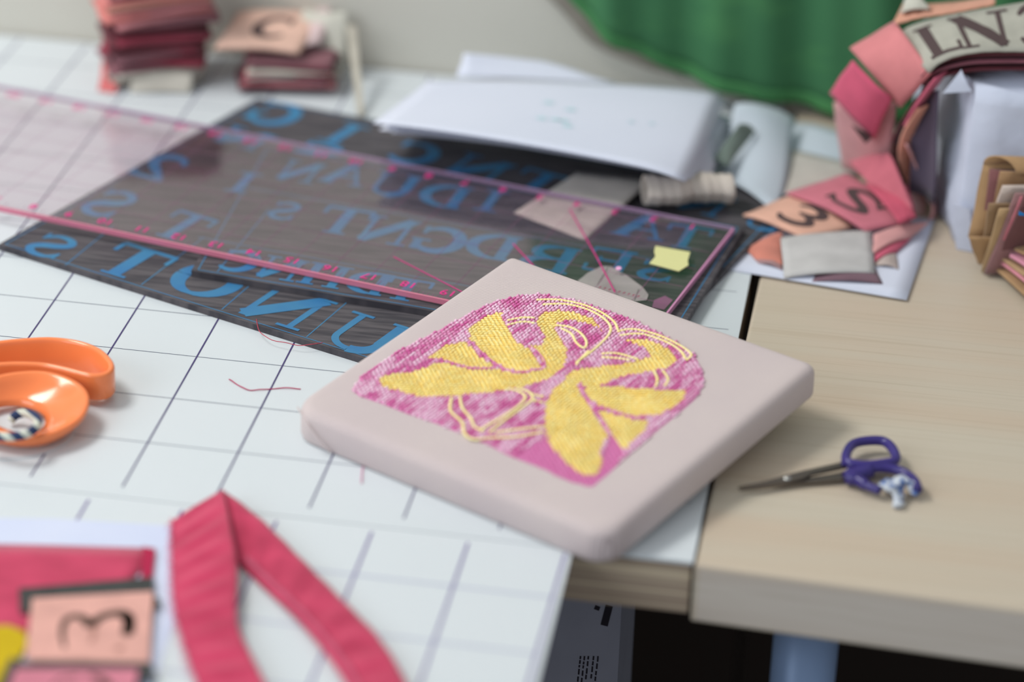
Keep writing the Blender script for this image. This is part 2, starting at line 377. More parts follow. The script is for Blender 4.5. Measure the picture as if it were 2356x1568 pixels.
# the canvas leans: its near-left edge stands on the mat, its far side rests on the blocks and the ruler
T0 = at(692, 1014, .14); T1 = at(1280, 1262, .14); tdir = (v2(T1)-v2(T0)).normalized(); TN = Vector((-tdir.y, tdir.x))
TK = max((zz_-.14)/((v2(at(u_, v_, zz_))-v2(T0)).dot(TN)) for u_, v_, zz_ in ((1484, 786, 1.36), (1010, 690, 1.36), (1324, 976, .53), (1537, 806, .95), (830, 826, .53), (1010, 725, .95)))
print('tilt', math.degrees(math.atan(TK)))
def lean(x, y): return TK*((x-T0.x)*TN.x+(y-T0.y)*TN.y)
def atc(u, v, h):
    d = CM @ Vector(((u-1178)/FPX, -(v-784)/FPX, -1)); C_ = Vector(CAMP)
    # C+d t : z = h + lean(x,y)
    t = (h+lean(C_.x, C_.y)-C_.z)/(d.z-TK*(d.x*TN.x+d.y*TN.y)); return C_+d*t
def leanV(V): return [(p[0], p[1], p[2]+lean(p[0], p[1])) for p in V]
L1 = (atc(1159, 592, ZC), atc(703, 905, ZC)); L2 = (atc(1207, 592, ZC), atc(1817, 809, ZC))
L3 = (atc(1854, 927, .14), atc(1446, 1268, .14)); L4 = (T0, T1)
kb, kr, kf, kl = lineint(*L1, *L2), lineint(*L2, *L3), lineint(*L3, *L4), lineint(*L4, *L1)
U_ = (kr-kb).normalized(); V_ = (kb-kl).normalized()
print('canvas', kb, kr, kf, kl)
def round_poly(P, rads, n=8):
    out = []; N = len(P)
    for i in range(N):
        p = P[i]; a = (P[i-1]-p).normalized(); b = (P[(i+1) % N]-p).normalized(); r = rads[i]
        ang = a.angle(b); d = r/math.tan(ang/2); s = p+a*d; e = p+b*d; c = p+(a+b).normalized()*(r/math.sin(ang/2))
        for k in range(n+1):
            t = k/n; q = s.lerp(e, t)-c; out.append(c+q.normalized()*r)
    return out
def canvas_mesh():
    base = [kl, kf, kr, kb]; rads = [1.6, 1.35, .7, .45]; V, F = [], []
    prof = [(0.12, 0.25), (.0, .45), (.0, 1.0)] + [(.62*(1-math.cos(a)), ZC-.62+.62*math.sin(a)) for a in [k*PI/12 for k in range(1, 7)]]
    prof = [(.18, .14), (.05, .2), (0, .36), (0, .9)] + prof[3:] + [(1.1, ZC+.012), (2.2, ZC+.015)]
    rings = []
    for ins, z in prof:
        c = (kl+kf+kr+kb)/4; B = []
        for i in range(4):
            p = base[i]; a = (base[i-1]-p).normalized(); b = (base[(i+1) % 4]-p).normalized(); B.append(p+(a+b)*ins/math.sin(a.angle(b)))
        rings.append([(q.x, q.y, z) for q in round_poly(B, [max(.12, r-ins*.6) for r in rads])])
    n = len(rings[0])
    for R_ in rings: V += R_
    for i in range(len(rings)-1):
        for k in range(n): F.append((i*n+k, i*n+(k+1) % n, (i+1)*n+(k+1) % n, (i+1)*n+k))
    F += [tuple(range(n))[::-1], tuple((len(rings)-1)*n+k for k in range(n))]
    return V, F
twa = math.atan2(U_.y, U_.x)
twill = bpy.data.materials.new('canvas_twill'); twill.use_nodes = True
nt = twill.node_tree; b = nt.nodes['Principled BSDF']; b.inputs['Roughness'].default_value = .92; b.inputs['Specular IOR Level'].default_value = .15; b.inputs['Sheen Weight'].default_value = .2
tc = nt.nodes.new('ShaderNodeTexCoord'); mp = nt.nodes.new('ShaderNodeMapping'); mp.inputs['Rotation'].default_value = (0, 0, -twa+math.radians(38)); nt.links.new(tc.outputs['Object'], mp.inputs[0])
wv = nt.nodes.new('ShaderNodeTexWave'); wv.inputs['Scale'].default_value = 330; wv.inputs['Distortion'].default_value = .6; wv.inputs['Detail'].default_value = 1; nt.links.new(mp.outputs[0], wv.inputs[0])
rp = nt.nodes.new('ShaderNodeValToRGB'); rp.color_ramp.elements[0].color = sr(188, 173, 171); rp.color_ramp.elements[1].color = sr(224, 211, 208); nt.links.new(wv.outputs['Fac'], rp.inputs[0])
nz = nt.nodes.new('ShaderNodeTexNoise'); nz.inputs['Scale'].default_value = 14; nz.inputs['Detail'].default_value = 3; nt.links.new(tc.outputs['Object'], nz.inputs[0])
r2 = nt.nodes.new('ShaderNodeValToRGB'); r2.color_ramp.elements[0].position = .3; r2.color_ramp.elements[1].position = .7; r2.color_ramp.elements[0].color = (.93, .92, .95, 1); r2.color_ramp.elements[1].color = (1, 1, 1, 1); nt.links.new(nz.outputs['Fac'], r2.inputs[0])
mx = nt.nodes.new('ShaderNodeMix'); mx.data_type = 'RGBA'; mx.blend_type = 'MULTIPLY'; mx.inputs[0].default_value = 1; nt.links.new(rp.outputs[0], mx.inputs[6]); nt.links.new(r2.outputs[0], mx.inputs[7]); nt.links.new(mx.outputs[2], b.inputs['Base Color'])
bp = nt.nodes.new('ShaderNodeBump'); bp.inputs['Strength'].default_value = .35; bp.inputs['Distance'].default_value = .0003; nt.links.new(wv.outputs['Fac'], bp.inputs['Height']); nt.links.new(bp.outputs[0], b.inputs['Normal'])

cc_ = (kl+kf+kr+kb)/4
cv = thing('embroidered_canvas', 'square cloth-wrapped canvas embroidered with two yellow swans on pink', 'embroidery', (cc_.x, cc_.y, .14))
V, F = canvas_mesh(); cover = obj('cloth_cover', leanV(V), F, twill, cv, smooth=True)
# folded cloth seams at the near corners
def seam(pts, r=.05): return tube(smooth([at(*p) for p in pts], 6), r, 6)
# --- embroidery, drawn in the frame of the picture's crop then laid on the canvas top
def ep(P): return [v2(atc(800+x/2.7395, 650+y/2.7395, ZC)) for x, y in P]
PANEL = ep([(25, 680), (80, 600), (200, 510), (380, 400), (560, 310), (760, 200), (930, 120), (1060, 90), (1200, 72), (1400, 105), (1620, 170), (1780, 230), (1930, 300), (2080, 380), (2180, 450), (2240, 560), (2245, 650), (2190, 735), (2080, 830), (1960, 925), (1850, 1020), (1740, 1115), (1650, 1200), (1540, 1290), (1400, 1255), (1200, 1160), (1020, 1095), (860, 1010), (760, 965), (640, 925), (560, 890), (380, 830), (200, 760), (80, 720)])
SW1 = [[(190, 625), (235, 590), (300, 580), (400, 570), (480, 545), (540, 515), (610, 508), (680, 528), (780, 556), (900, 556), (960, 552), (1010, 570), (1080, 580), (1160, 566), (1245, 552), (1240, 500), (1195, 440), (1140, 405), (1230, 405), (1245, 350), (1200, 290), (1195, 230), (1240, 195), (1330, 180), (1440, 195), (1540, 230), (1600, 290), (1604, 312), (1540, 272), (1440, 242), (1360, 245), (1315, 270), (1310, 300), (1340, 360), (1375, 420), (1382, 490), (1350, 550), (1290, 595), (1180, 640), (1060, 670), (900, 695), (760, 710), (600, 725), (450, 725), (330, 690), (210, 655)],
       [(490, 480), (560, 450), (610, 405), (740, 370), (757, 385), (795, 435), (850, 485), (925, 535), (880, 545), (780, 543), (700, 520), (620, 495), (560, 480)],
       [(930, 195), (970, 198), (975, 245), (1010, 310), (1060, 370), (1130, 420), (1182, 470), (1228, 540), (1160, 553), (1080, 566), (1000, 545), (905, 490), (840, 430), (778, 370), (755, 310), (790, 270), (860, 225)]]
SW2 = [[(1740, 365), (1820, 358), (1920, 372), (2010, 420), (2067, 470), (2060, 520), (1990, 548), (1850, 575), (1700, 605), (1600, 655), (1500, 650), (1475, 640), (1458, 640), (1455, 680), (1490, 740), (1545, 795), (1550, 830), (1592, 885), (1650, 960), (1600, 1040), (1590, 1090), (1605, 1150), (1570, 1215), (1480, 1215), (1420, 1170), (1340, 1100), (1280, 1030), (1255, 960), (1240, 860), (1250, 760), (1290, 690), (1350, 630), (1420, 552), (1480, 550), (1600, 530), (1740, 515), (1860, 490), (1912, 468), (1890, 430), (1820, 395)],
       [(1480, 635), (1620, 660), (1800, 670), (1950, 680), (2060, 690), (2138, 675), (2110, 740), (2040, 800), (1940, 845), (1800, 848), (1650, 806), (1565, 775), (1505, 705)],
       [(1585, 812), (1680, 835), (1800, 864), (1893, 872), (1870, 930), (1800, 1000), (1745, 1060), (1710, 1020), (1670, 960), (1625, 880)]]
LINES = [[(1190, 120), (1330, 120), (1480, 150), (1600, 200), (1680, 260), (1702, 310)], [(1230, 150), (1370, 147), (1500, 177), (1600, 227), (1655, 285), (1648, 335), (1600, 390), (1530, 450), (1440, 515)],
         [(1700, 320), (1800, 305), (1950, 340), (2080, 400), (2165, 462), (2135, 500)], [(1715, 345), (1850, 335), (2000, 382), (2095, 440), (2128, 492)], [(1520, 440), (1470, 490), (1440, 530)],
         [(1005, 250), (1100, 232), (1180, 235)], [(1005, 280), (1100, 258), (1180, 268)],
         [(1310, 280), (1400, 292), (1470, 332), (1505, 385), (1490, 425), (1440, 390), (1410, 335), (1345, 300)],
         [(1600, 460), (1700, 458), (1830, 495)], [(1600, 482), (1700, 488), (1780, 500)],
         [(1930, 570), (1952, 620), (1940, 668)], [(1985, 565), (2020, 620), (1995, 665)],
         [(985, 685), (1060, 690), (1120, 730), (1080, 785), (980, 855), (860, 925), (840, 950)], [(1070, 675), (1140, 700), (1165, 745), (1090, 805), (960, 900), (895, 955)],
         [(655, 735), (648, 820), (720, 890), (735, 960), (790, 1000), (900, 990), (1050, 985), (1235, 952)], [(708, 730), (722, 800), (775, 865), (800, 922), (860, 942)],
         [(1150, 712), (1238, 732)], [(1165, 752), (1235, 768)], [(930, 958), (1060, 938), (1235, 918)]]
SOLID = ep([(1060, 1100), (1250, 975), (1300, 1060), (1420, 1180), (1500, 1222), (1590, 1190), (1610, 1100), (1655, 960), (1745, 1075), (1650, 1200), (1540, 1295), (1300, 1220)])
SW1 = [ep(p) for p in SW1]; SW2 = [ep(p) for p in SW2]; LNS = [smooth([(q.x, q.y, 0) for q in ep(l)], 6) for l in LINES]
def inside(P, x, y):
    c = False; n = len(P); j = n-1
    for i in range(n):
        xi, yi, xj, yj = P[i].x, P[i].y, P[j].x, P[j].y
        if (yi > y) != (yj > y) and x < (xj-xi)*(y-yi)/(yj-yi)+xi: c = not c
        j = i
    return c
def bb(P): return min(p.x for p in P), min(p.y for p in P), max(p.x for p in P), max(p.y for p in P)
class Stitches:
    def __init__(s): s.V, s.F, s.C = [], [], []
    def add(s, x, y, dx, dy, L, wd, h, z, col, seg=6):
        "a plump thread loop lying along (dx,dy)"
        n0 = len(s.V); ln = math.hypot(dx, dy); dx, dy = dx/ln, dy/ln; nx, ny = -dy, dx
        s.V.append((x-dx*L/2, y-dy*L/2, z+h*.25))
        for t in (-.62, 0, .62):
            r = math.sqrt(1-t*t)
            for k in range(seg):
                a = 2*PI*k/seg; o = math.cos(a)*wd/2*r; zz = z+h*.4+math.sin(a)*h*.6*r
                s.V.append((x+dx*L/2*t+nx*o, y+dy*L/2*t+ny*o, zz))
        s.V.append((x+dx*L/2, y+dy*L/2, z+h*.25))
        for k in range(seg):
            k2 = (k+1) % seg; s.F.append((n0, n0+1+k2, n0+1+k))
            for q in (0, 1): a = n0+1+q*seg; s.F.append((a+k, a+k2, a+seg+k2, a+seg+k))
            s.F.append((n0+1+2*seg+k, n0+1+2*seg+k2, n0+1+3*seg))
        s.C += [col]*(3*seg+2)
def mixc(a, b, t): t = min(1, max(0, t)); return (a[0]+(b[0]-a[0])*t, a[1]+(b[1]-a[1])*t, a[2]+(b[2]-a[2])*t, 1)
def vnoise(x, y, seed=0):
    def h(i, j): return random.Random(i*7919+j*104729+seed*13).random()
    i, j = math.floor(x), math.floor(y); fx, fy = x-i, y-j; fx = fx*fx*(3-2*fx); fy = fy*fy*(3-2*fy)
    return (h(i, j)*(1-fx)+h(i+1, j)*fx)*(1-fy)+(h(i, j+1)*(1-fx)+h(i+1, j+1)*fx)*fy
stitchm = bpy.data.materials.new('embroidery_thread'); stitchm.use_nodes = True; nt = stitchm.node_tree; b = nt.nodes['Principled BSDF']
ca = nt.nodes.new('ShaderNodeVertexColor'); ca.layer_name = 'thread'; nt.links.new(ca.outputs[0], b.inputs['Base Color']); b.inputs['Roughness'].default_value = .55; b.inputs['Specular IOR Level'].default_value = .35; b.inputs['Sheen Weight'].default_value = .2
rnd = random.Random(11)
pk, yl, y2, ln = Stitches(), Stitches(), Stitches(), Stitches()
MAG, PNK, LPK = sr(214, 84, 158), sr(238, 146, 198), sr(255, 234, 246)
Y1, Y2_, Y3 = sr(255, 234, 140), sr(255, 222, 118), sr(255, 244, 182)
bx = bb(PANEL); O = v2((bx[0], bx[1])); allp = SW1+SW2; boxes = [bb(p) for p in allp]
cu = [(p-kl).dot(U_) for p in PANEL]; cvv = [(p-kl).dot(V_) for p in PANEL]
du, dv = .205, .30
i = 0; u = min(cu)
Un = Vector((V_.y, -V_.x))
while u < max(cu)+2:
    v = min(cvv)-2+(dv/2 if i % 2 else 0)
    while v < max(cvv)+2:
        p = kl+Un*(u+rnd.uniform(-.02, .02))+V_*(v+rnd.uniform(-.03, .03)); x, y = p.x, p.y
        if bx[0] < x < bx[2] and bx[1] < y < bx[3] and inside(PANEL, x, y):
            yel = None
            for k, P in enumerate(allp):
                B = boxes[k]
                if B[0] < x < B[2] and B[1] < y < B[3] and inside(P, x, y): yel = k; break
            if yel is not None:
                th = math.sin(x*1.9+y*.7)*.6+math.sin(y*2.3)*.4+(.9 if yel in (2, 4) else -.1)+rnd.uniform(-.5, .5)
                d = (V_*math.cos(th)+Un*math.sin(th)); n = vnoise(x*3, y*3, 5)
                c = mixc(Y2_, Y1, n*1.6-.2); c = mixc(c, Y3, rnd.random()*.45)
                (yl if yel < 3 else y2).add(x, y, d.x, d.y, .31, .2, .10, ZC+.03, c, 5)
            elif inside(SOLID, x, y):
                pk.add(x, y, V_.x, V_.y, .31, .2, .05, ZC+.02, mixc(PNK, MAG, .35+.25*rnd.random()), 5)
            else:
                n = vnoise(u*3.4, v*.9, 2)*.6+vnoise(u*5.4, v*2.4, 3)*.4; fade = min(1, max(0, (v/19)*1.0))
                t = (n-.30)*3.2; c = mixc(MAG, LPK, t) if t < 1 else LPK
                c = mixc(c, PNK, .22+.12*rnd.random()); c = mixc(c, MAG, .16*fade)
                s_ = .5+.5*fade; d = V_+Un*((.3 if i % 2 else -.3)+rnd.uniform(-.2, .2))
                pk.add(x, y, d.x, d.y, .30, .205, .06+.09*s_, ZC+.02, c, 5)
        v += dv
    u += du; i += 1
for P in LNS:
    ln = Stitches()
    Q = resample(P, max(3, int(sum((b-a).length for a, b in zip(P, P[1:]))/.19)))
    for k in range(len(Q)-1):
        a, b_ = Q[k], Q[k+1]; m_ = (a+b_)/2; d = b_-a
        ln.add(m_.x, m_.y, d.x, d.y, .28, .19, .10, ZC+.09, mixc(Y3, Y1, rnd.random()*.8), 6)
    lab(obj('outline_stitching', leanV(ln.V), ln.F, stitchm, cv, smooth=True, cols=ln.C), 'pale yellow outline stitches')
# thin pink lines stitched beside the outlines and between the feathers
for P in [(1245, 548), (1238, 500), (1190, 440), (1140, 405)], [(765, 375), (830, 435), (905, 500), (1000, 558), (1080, 575), (1240, 550)], [(610, 500), (690, 524), (790, 550), (940, 545)], [(1468, 635), (1490, 715), (1555, 785), (1650, 812), (1800, 856), (1910, 852)], [(1560, 800), (1600, 875), (1655, 955)]:
    E_ = ep(P); Q = smooth([(q.x, q.y, 0) for q in E_], 6); Q = resample(Q, max(3, int(sum((b-a).length for a, b in zip(Q, Q[1:]))/.2)))
    for k in range(len(Q)-1):
        a, b_ = Q[k], Q[k+1]; m_ = (a+b_)/2; d = b_-a; pk.add(m_.x, m_.y, d.x, d.y, .22, .11, .10, ZC+.07, mixc(PNK, MAG, .2+.4*rnd.random()), 5)
backm = plain((222, 130, 184)); backy = plain((250, 216, 112))
V = [(p.x, p.y, ZC+.025) for p in PANEL]
def fan(P, z): return leanV([(p.x, p.y, z) for p in P]), [tuple(range(len(P)))]
bgp = obj('pink_ground_stitching', leanV(pk.V), pk.F, stitchm, cv, smooth=True, cols=pk.C)
obj('backing', *fan(PANEL, ZC+.028), backm, sub(bgp))
s1 = obj('swan_stitching', leanV(yl.V), yl.F, stitchm, cv, smooth=True, cols=yl.C); lab(s1, 'left yellow swan')
s2 = obj('swan_stitching', leanV(y2.V), y2.F, stitchm, cv, smooth=True, cols=y2.C); lab(s2, 'right yellow swan, tail down')
obj('backing', *join([fan(P, ZC+.034) for P in SW1]), backy, sub(s1)); obj('backing', *join([fan(P, ZC+.034) for P in SW2]), backy, sub(s2))
# cloth folds on the two near corners
fold1 = [atc(684, 935, 1.7), atc(702, 965, 1.5), atc(728, 1005, 1.0), atc(762, 1042, .35)]
obj('corner_fold', *tube(smooth(fold1, 6), [.02]+[.055]*16+[.05]*2, 6), twill, cv, smooth=True)

# ================================================================== CARVED BLOCKS
lino = mat('carved_lino', sr(90, 86, 90), .6, .35, noise=(sr(62, 60, 66), (25, 260, 25), 3, .4, .62, (0, 0, .2)), bump=('noise', (25, 300, 25), .6, .001, (0, 0, .2)))
blue = mat('blue_lino', sr(50, 114, 166), .5, .4, noise=(sr(64, 130, 166), (40, 40, 40), 2, .3, .7))
linoedge = mat('lino_edge', sr(52, 70, 92), .5, .4)
def carved_block(label, quad, z0, z1, letters, lines):
    "quad: left, back, right, front (v2)"
    l, b_, r, f = quad; c = (l+b_+r+f)/4
    t = thing('printing_block', label, 'printing block', (c.x, c.y, z0))
    obj('block_body', *prism([tuple(l), tuple(f), tuple(r), tuple(b_)], z0, z1), lino, t)
    fr = []
    ins = [q+(c-q).normalized()*.42 for q in (l, f, r, b_)]
    for k in range(4): fr.append(edge_line(ins[k], ins[(k+1) % 4], .07, z1+.012))
    for (a, b2) in lines: fr.append(edge_line(a, b2, .07, z1+.011))
    obj('border_line', *join(fr), blue, t)
    for ch, u, v, wd, hg, ang in letters:
        wd, hg = wd*.9, hg*.76; p = at(u, v, z1); ca_, sa = math.cos(ang), math.sin(ang); ex = Vector((ca_, sa, 0))*wd; ey = Vector((-sa, ca_, 0))*hg
        V, F = place_glyph(ch, lambda x, y: p+ex*(x-.5)+ey*(y-.5)+Vector((0, 0, .014)), mirror=True)
        lab(obj('letter', V, F, blue, t), 'blue mirrored letter %s' % ch)
    return t
ZA = .12
A = [v2(at(u, v, .5)) for u, v in ((-4, 562), (592, 226), (1835, 452), (1324, 976))]
angA = math.atan2((A[3]-A[0]).y, (A[3]-A[0]).x)
def pxl(z, *P): return [(v2(at(a, b_, z)), v2(at(c, d, z))) for a, b_, c, d in P]
carved_block('large black carved block lying flat on the white mat, mirrored blue letters', A, ZA, .5,
    [('S', 118, 566, 3.3, 3.8, angA), ('T', 305, 603, 4.6, 5.4, angA), ('O', 478, 645, 4.8, 5.6, angA), ('N', 655, 706, 5.3, 5.6, angA), ('U', 842, 770, 5.0, 5.6, angA), ('T', 1010, 830, 4.4, 5.0, angA),
     ('S', 252, 468, 3.2, 5.0, angA), ('2', 370, 385, 3.6, 5, angA), ('G', 632, 262, 4.0, 5.0, angA), ('I', 790, 308, 4.0, 4.6, angA), ('N', 560, 318, 4.2, 3.6, angA), ('S', 730, 352, 4, 4, angA), ('C', 950, 352, 4.0, 4.6, angA), ('N', 1100, 388, 4.4, 4.6, angA), ('T', 1240, 420, 4.0, 4.6, angA), ('T', 420, 520, 3.4, 5, angA), ('U', 1760, 512, 3, 3, angA), ('N', 1620, 468, 3.6, 4, angA)],
    pxl(.5, (150, 610, 260, 520), (325, 655, 470, 545), (510, 712, 640, 600), (705, 775, 830, 668)))
Bq = [v2(at(u, v, .92)) for u, v in ((440, 622), (606, 336), (1712, 522), (1537, 806))]
angB = math.atan2((Bq[3]-Bq[0]).y, (Bq[3]-Bq[0]).x)
carved_block('smaller black carved block on top of the large one, under the clear ruler', Bq, .51, .92,
    [('C', 548, 600, 3.0, 3.8, angB), ('N', 646, 618, 3.0, 3.8, angB), ('H', 748, 634, 3.0, 3.8, angB), ('D', 846, 650, 3.0, 3.8, angB), ('T', 936, 666, 3.0, 3.8, angB),
     ('S', 655, 485, 2.2, 3.2, angB), ('T', 790, 508, 3.6, 5.0, angB), ('N', 890, 530, 3.8, 4.8, angB), ('G', 1010, 552, 3.8, 4.8, angB), ('D', 1130, 566, 3.6, 4.6, angB), ('B', 1262, 594, 3.8, 4.8, angB), ('E', 1400, 600, 3.4, 4.4, angB), ('S', 1512, 622, 2.8, 3.6, angB),
     ('A', 800, 400, 3.4, 4.4, angB), ('U', 905, 425, 3.4, 4.4, angB), ('D', 1020, 450, 3.6, 4.4, angB), ('I', 1130, 462, 3, 4.2, angB), ('A', 1480, 520, 3.8, 4.6, angB), ('T', 1580, 545, 3.2, 4.4, angB), ('I', 560, 420, 3, 4, angB), ('N', 690, 395, 3, 4, angB)],
    pxl(.92, (455, 545, 1500, 735), (560, 430, 1600, 612), (500, 625, 620, 480)))
# pale fabric scraps under the ruler and beside it
Bg = (206, 199, 190)
V, F = solidify(quadpatch([at(1182, 490, .98), at(1345, 553, .98), at(1502, 412, 1.02), at(1328, 398, 1.0)], wr=.02, seed=3), .05)
tag(obj('fabric_tag', V, F, cloth(Bg), smooth=True), 'beige fabric tag half slid under the clear ruler', 'fabric tag')
P = [(1325, 650), (1352, 628), (1385, 612), (1405, 613), (1440, 632), (1478, 660), (1492, 678), (1488, 690), (1465, 693), (1420, 690), (1380, 690)]
ft2 = obj('fabric_tag', *prism([tuple(v2(at(u, v, .98))) for u, v in P], .95, 1.0), cloth((200, 200, 196))); tag(ft2, 'grey rounded fabric scrap with pink stitches just behind the canvas', 'fabric tag')
r_ = asroot(ft2); dd = []
for k in range(9): a = at(1378+k*11, 662+k*2.6, 1); dd.append(edge_line((a.x, a.y), (a.x+.12, a.y+.2), .08, 1.012))
obj('stitch_mark', *join(dd), plain((206, 70, 130)), r_)
for a_, b_ in (((1400, 614), (1375, 655)), ((1470, 665), (1460, 690))): obj('stitch_line', *edge_line(at(*a_, 1), at(*b_, 1), .06, 1.01), plain((130, 130, 124)), r_)
P = [(1505, 690), (1530, 680), (1548, 690), (1528, 712), (1500, 706)]
tag(obj('fabric_scrap', *prism([tuple(v2(at(u, v, .98))) for u, v in P], .94, .99), cloth((166, 110, 150))), 'small mauve scrap under the near corner of the clear ruler', 'scrap')
# rolled beige cloth
rp_ = [at(1482, 438, 1.9), at(1540, 440, 1.9), at(1610, 432, 1.8), at(1682, 436, 1.7)]
def roll(path, r0, name, lbl, m):
    P = resample(smooth(path, 6), 30); V, F = [], []; seg = 40; ax = (P[-1]-P[0]).normalized(); s = ax.cross(Vector((0, 0, 1))).normalized(); q = s.cross(ax)
    G = []
    for i, p in enumerate(P):
        row = []
        for k in range(seg):
            a = k/seg*2*PI*1.6; r = r0*(1-.28*k/seg)*(1+.05*math.sin(i*.7)+.04*math.sin(i*1.9+k*.3)); row.append(p+s*math.cos(a)*r+q*math.sin(a)*r*.8)
        G.append(row)
    V, F = solidify(G, .07); return tag(obj(name, V, F, m, smooth=True), lbl, 'fabric')
roll(rp_, 1.2, 'fabric_roll', 'short rolled-up beige fabric piece between the papers and the ruler', cloth((204, 194, 184)))

# ================================================================== CLEAR RULER
rulm = bpy.data.materials.new('clear_acrylic'); rulm.use_nodes = True; nt = rulm.node_tree; nt.nodes.remove(nt.nodes['Principled BSDF'])
out = nt.nodes['Material Output']; tr = nt.nodes.new('ShaderNodeBsdfTransparent'); tr.inputs[0].default_value = (.985, .95, .965, 1)
gl = nt.nodes.new('ShaderNodeBsdfGlossy'); gl.inputs['Color'].default_value = (1, .96, .98, 1); gl.inputs['Roughness'].default_value = .09; fr = nt.nodes.new('ShaderNodeFresnel'); fr.inputs[0].default_value = 2.4
geo = nt.nodes.new('ShaderNodeNewGeometry'); inv = nt.nodes.new('ShaderNodeMath'); inv.operation = 'SUBTRACT'; inv.inputs[0].default_value = 1; nt.links.new(geo.outputs['Backfacing'], inv.inputs[1])
mul = nt.nodes.new('ShaderNodeMath'); mul.operation = 'MULTIPLY'; nt.links.new(fr.outputs[0], mul.inputs[0]); nt.links.new(inv.outputs[0], mul.inputs[1])
mxs = nt.nodes.new('ShaderNodeMixShader'); nt.links.new(mul.outputs[0], mxs.inputs[0]); nt.links.new(tr.outputs[0], mxs.inputs[1]); nt.links.new(gl.outputs[0], mxs.inputs[2]); nt.links.new(mxs.outputs[0], out.inputs[0])
pinkedge = mat('pink_edge', sr(218, 128, 152), .25, .5); pinkink = mat('pink_ink', sr(224, 52, 138), .4, .3); lineink = mat('ruler_line_ink', sr(150, 96, 130), .4, .3)
ZR = 1.34; RO = at(1484, 786, ZR); RT = at(1690, 523, ZR); RL = at(0, 485, ZR)
e2 = (v2(RT)-v2(RO)); RW = e2.length; e2.normalize(); e1 = Vector((-e2.y, e2.x)); RLEN = 61
def rl(s, t, z=ZR): p = v2(RO)+e1*s+e2*t; return (p.x, p.y, z)
rc = rl(RLEN/2, RW/2)
rul = thing('quilting_ruler', 'long clear pink-tinted ruler with pink numbers lying across the black blocks', 'ruler', (rc[0], rc[1], 1.04))
obj('ruler_plate', *prism([rl(0, 0)[:2], rl(0, RW)[:2], rl(RLEN, RW)[:2], rl(RLEN, 0)[:2]], 1.04, ZR-.01), rulm, rul)
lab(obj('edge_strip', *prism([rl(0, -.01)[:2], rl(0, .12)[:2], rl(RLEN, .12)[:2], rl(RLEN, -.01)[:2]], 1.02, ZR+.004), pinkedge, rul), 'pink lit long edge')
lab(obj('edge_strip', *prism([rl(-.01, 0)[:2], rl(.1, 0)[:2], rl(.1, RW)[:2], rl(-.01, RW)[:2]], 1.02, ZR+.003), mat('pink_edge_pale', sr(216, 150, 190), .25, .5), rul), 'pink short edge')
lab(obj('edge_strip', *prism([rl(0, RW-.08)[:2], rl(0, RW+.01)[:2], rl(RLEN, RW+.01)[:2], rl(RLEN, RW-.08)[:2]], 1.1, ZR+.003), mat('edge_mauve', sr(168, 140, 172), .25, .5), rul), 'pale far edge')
p18 = v2(at(950, 645, ZR))-v2(RO); s18 = p18.dot(e1)
nb = []; Ls = []
for k in range(0, 24):
    s = s18+(18-k)*2.54
    if not 1 < s < RLEN-1: continue
    for row, t in ((0, .95), (1, RW-1.0)):
        txt = str(k if row == 0 else (24-k)) if k else '0'
        v, f = digit_mesh(txt)
        n0 = None; size = 1.05
        V = [rl(s+x*size*1.0, t+(-y)*size*.9*-1 if False else t-y*size*.95, ZR+.012) for x, y in v]
        V = [rl(s+x*size, t-y*size*.95, ZR+.012) for x, y in v]
        obj('number', V, f, pinkink, rul)
    Ls.append(edge_line(rl(s, .2)[:2], rl(s, RW-.2)[:2], .025, ZR+.006))
for i_ in range(1, 7): Ls.append(edge_line(rl(.3, RW*i_/6.6)[:2], rl(RLEN-.3, RW*i_/6.6)[:2], .03, ZR+.006))
for k in range(int(RLEN/.3175)):
    s = .3+k*.3175; Ls.append(edge_line(rl(s, .15)[:2], rl(s, .45 if k % 4 else .75)[:2], .03, ZR+.007)); Ls.append(edge_line(rl(s, RW-.15)[:2], rl(s, RW-.45)[:2], .03, ZR+.007))
obj('ruled_line', *join(Ls), lineink, rul)
dl = []
for (a, b_, c, d) in ((1310, 480, 1372, 590), (1372, 590, 1415, 672), (1180, 560, 1300, 690), (905, 590, 1100, 690)): dl.append(edge_line(at(a, b_, ZR), at(c, d, ZR), .1, ZR+.008))
obj('diagonal_line', *join(dl), mat('pink_ink_dim', sr(204, 60, 132), .4, .3), rul)
hd = at(1423, 617, ZR); obj('centre_dot', *prism([(hd.x+.18*math.cos(a*PI/6), hd.y+.25*math.sin(a*PI/6)) for a in range(12)], ZR, ZR+.02), plain((244, 180, 222)), rul)
P = [(1508, 566), (1588, 580), (1582, 600), (1584, 610), (1562, 624), (1494, 606), (1508, 590), (1505, 578)]
tag(obj('masking_tape', *prism([tuple(v2(at(u, v, ZR+.02))) for u, v in P], ZR+.015, ZR+.04), mat('tape_yellow', sr(222, 220, 158), .7, .2)), 'torn piece of pale yellow tape stuck near the ruler end', 'tape')

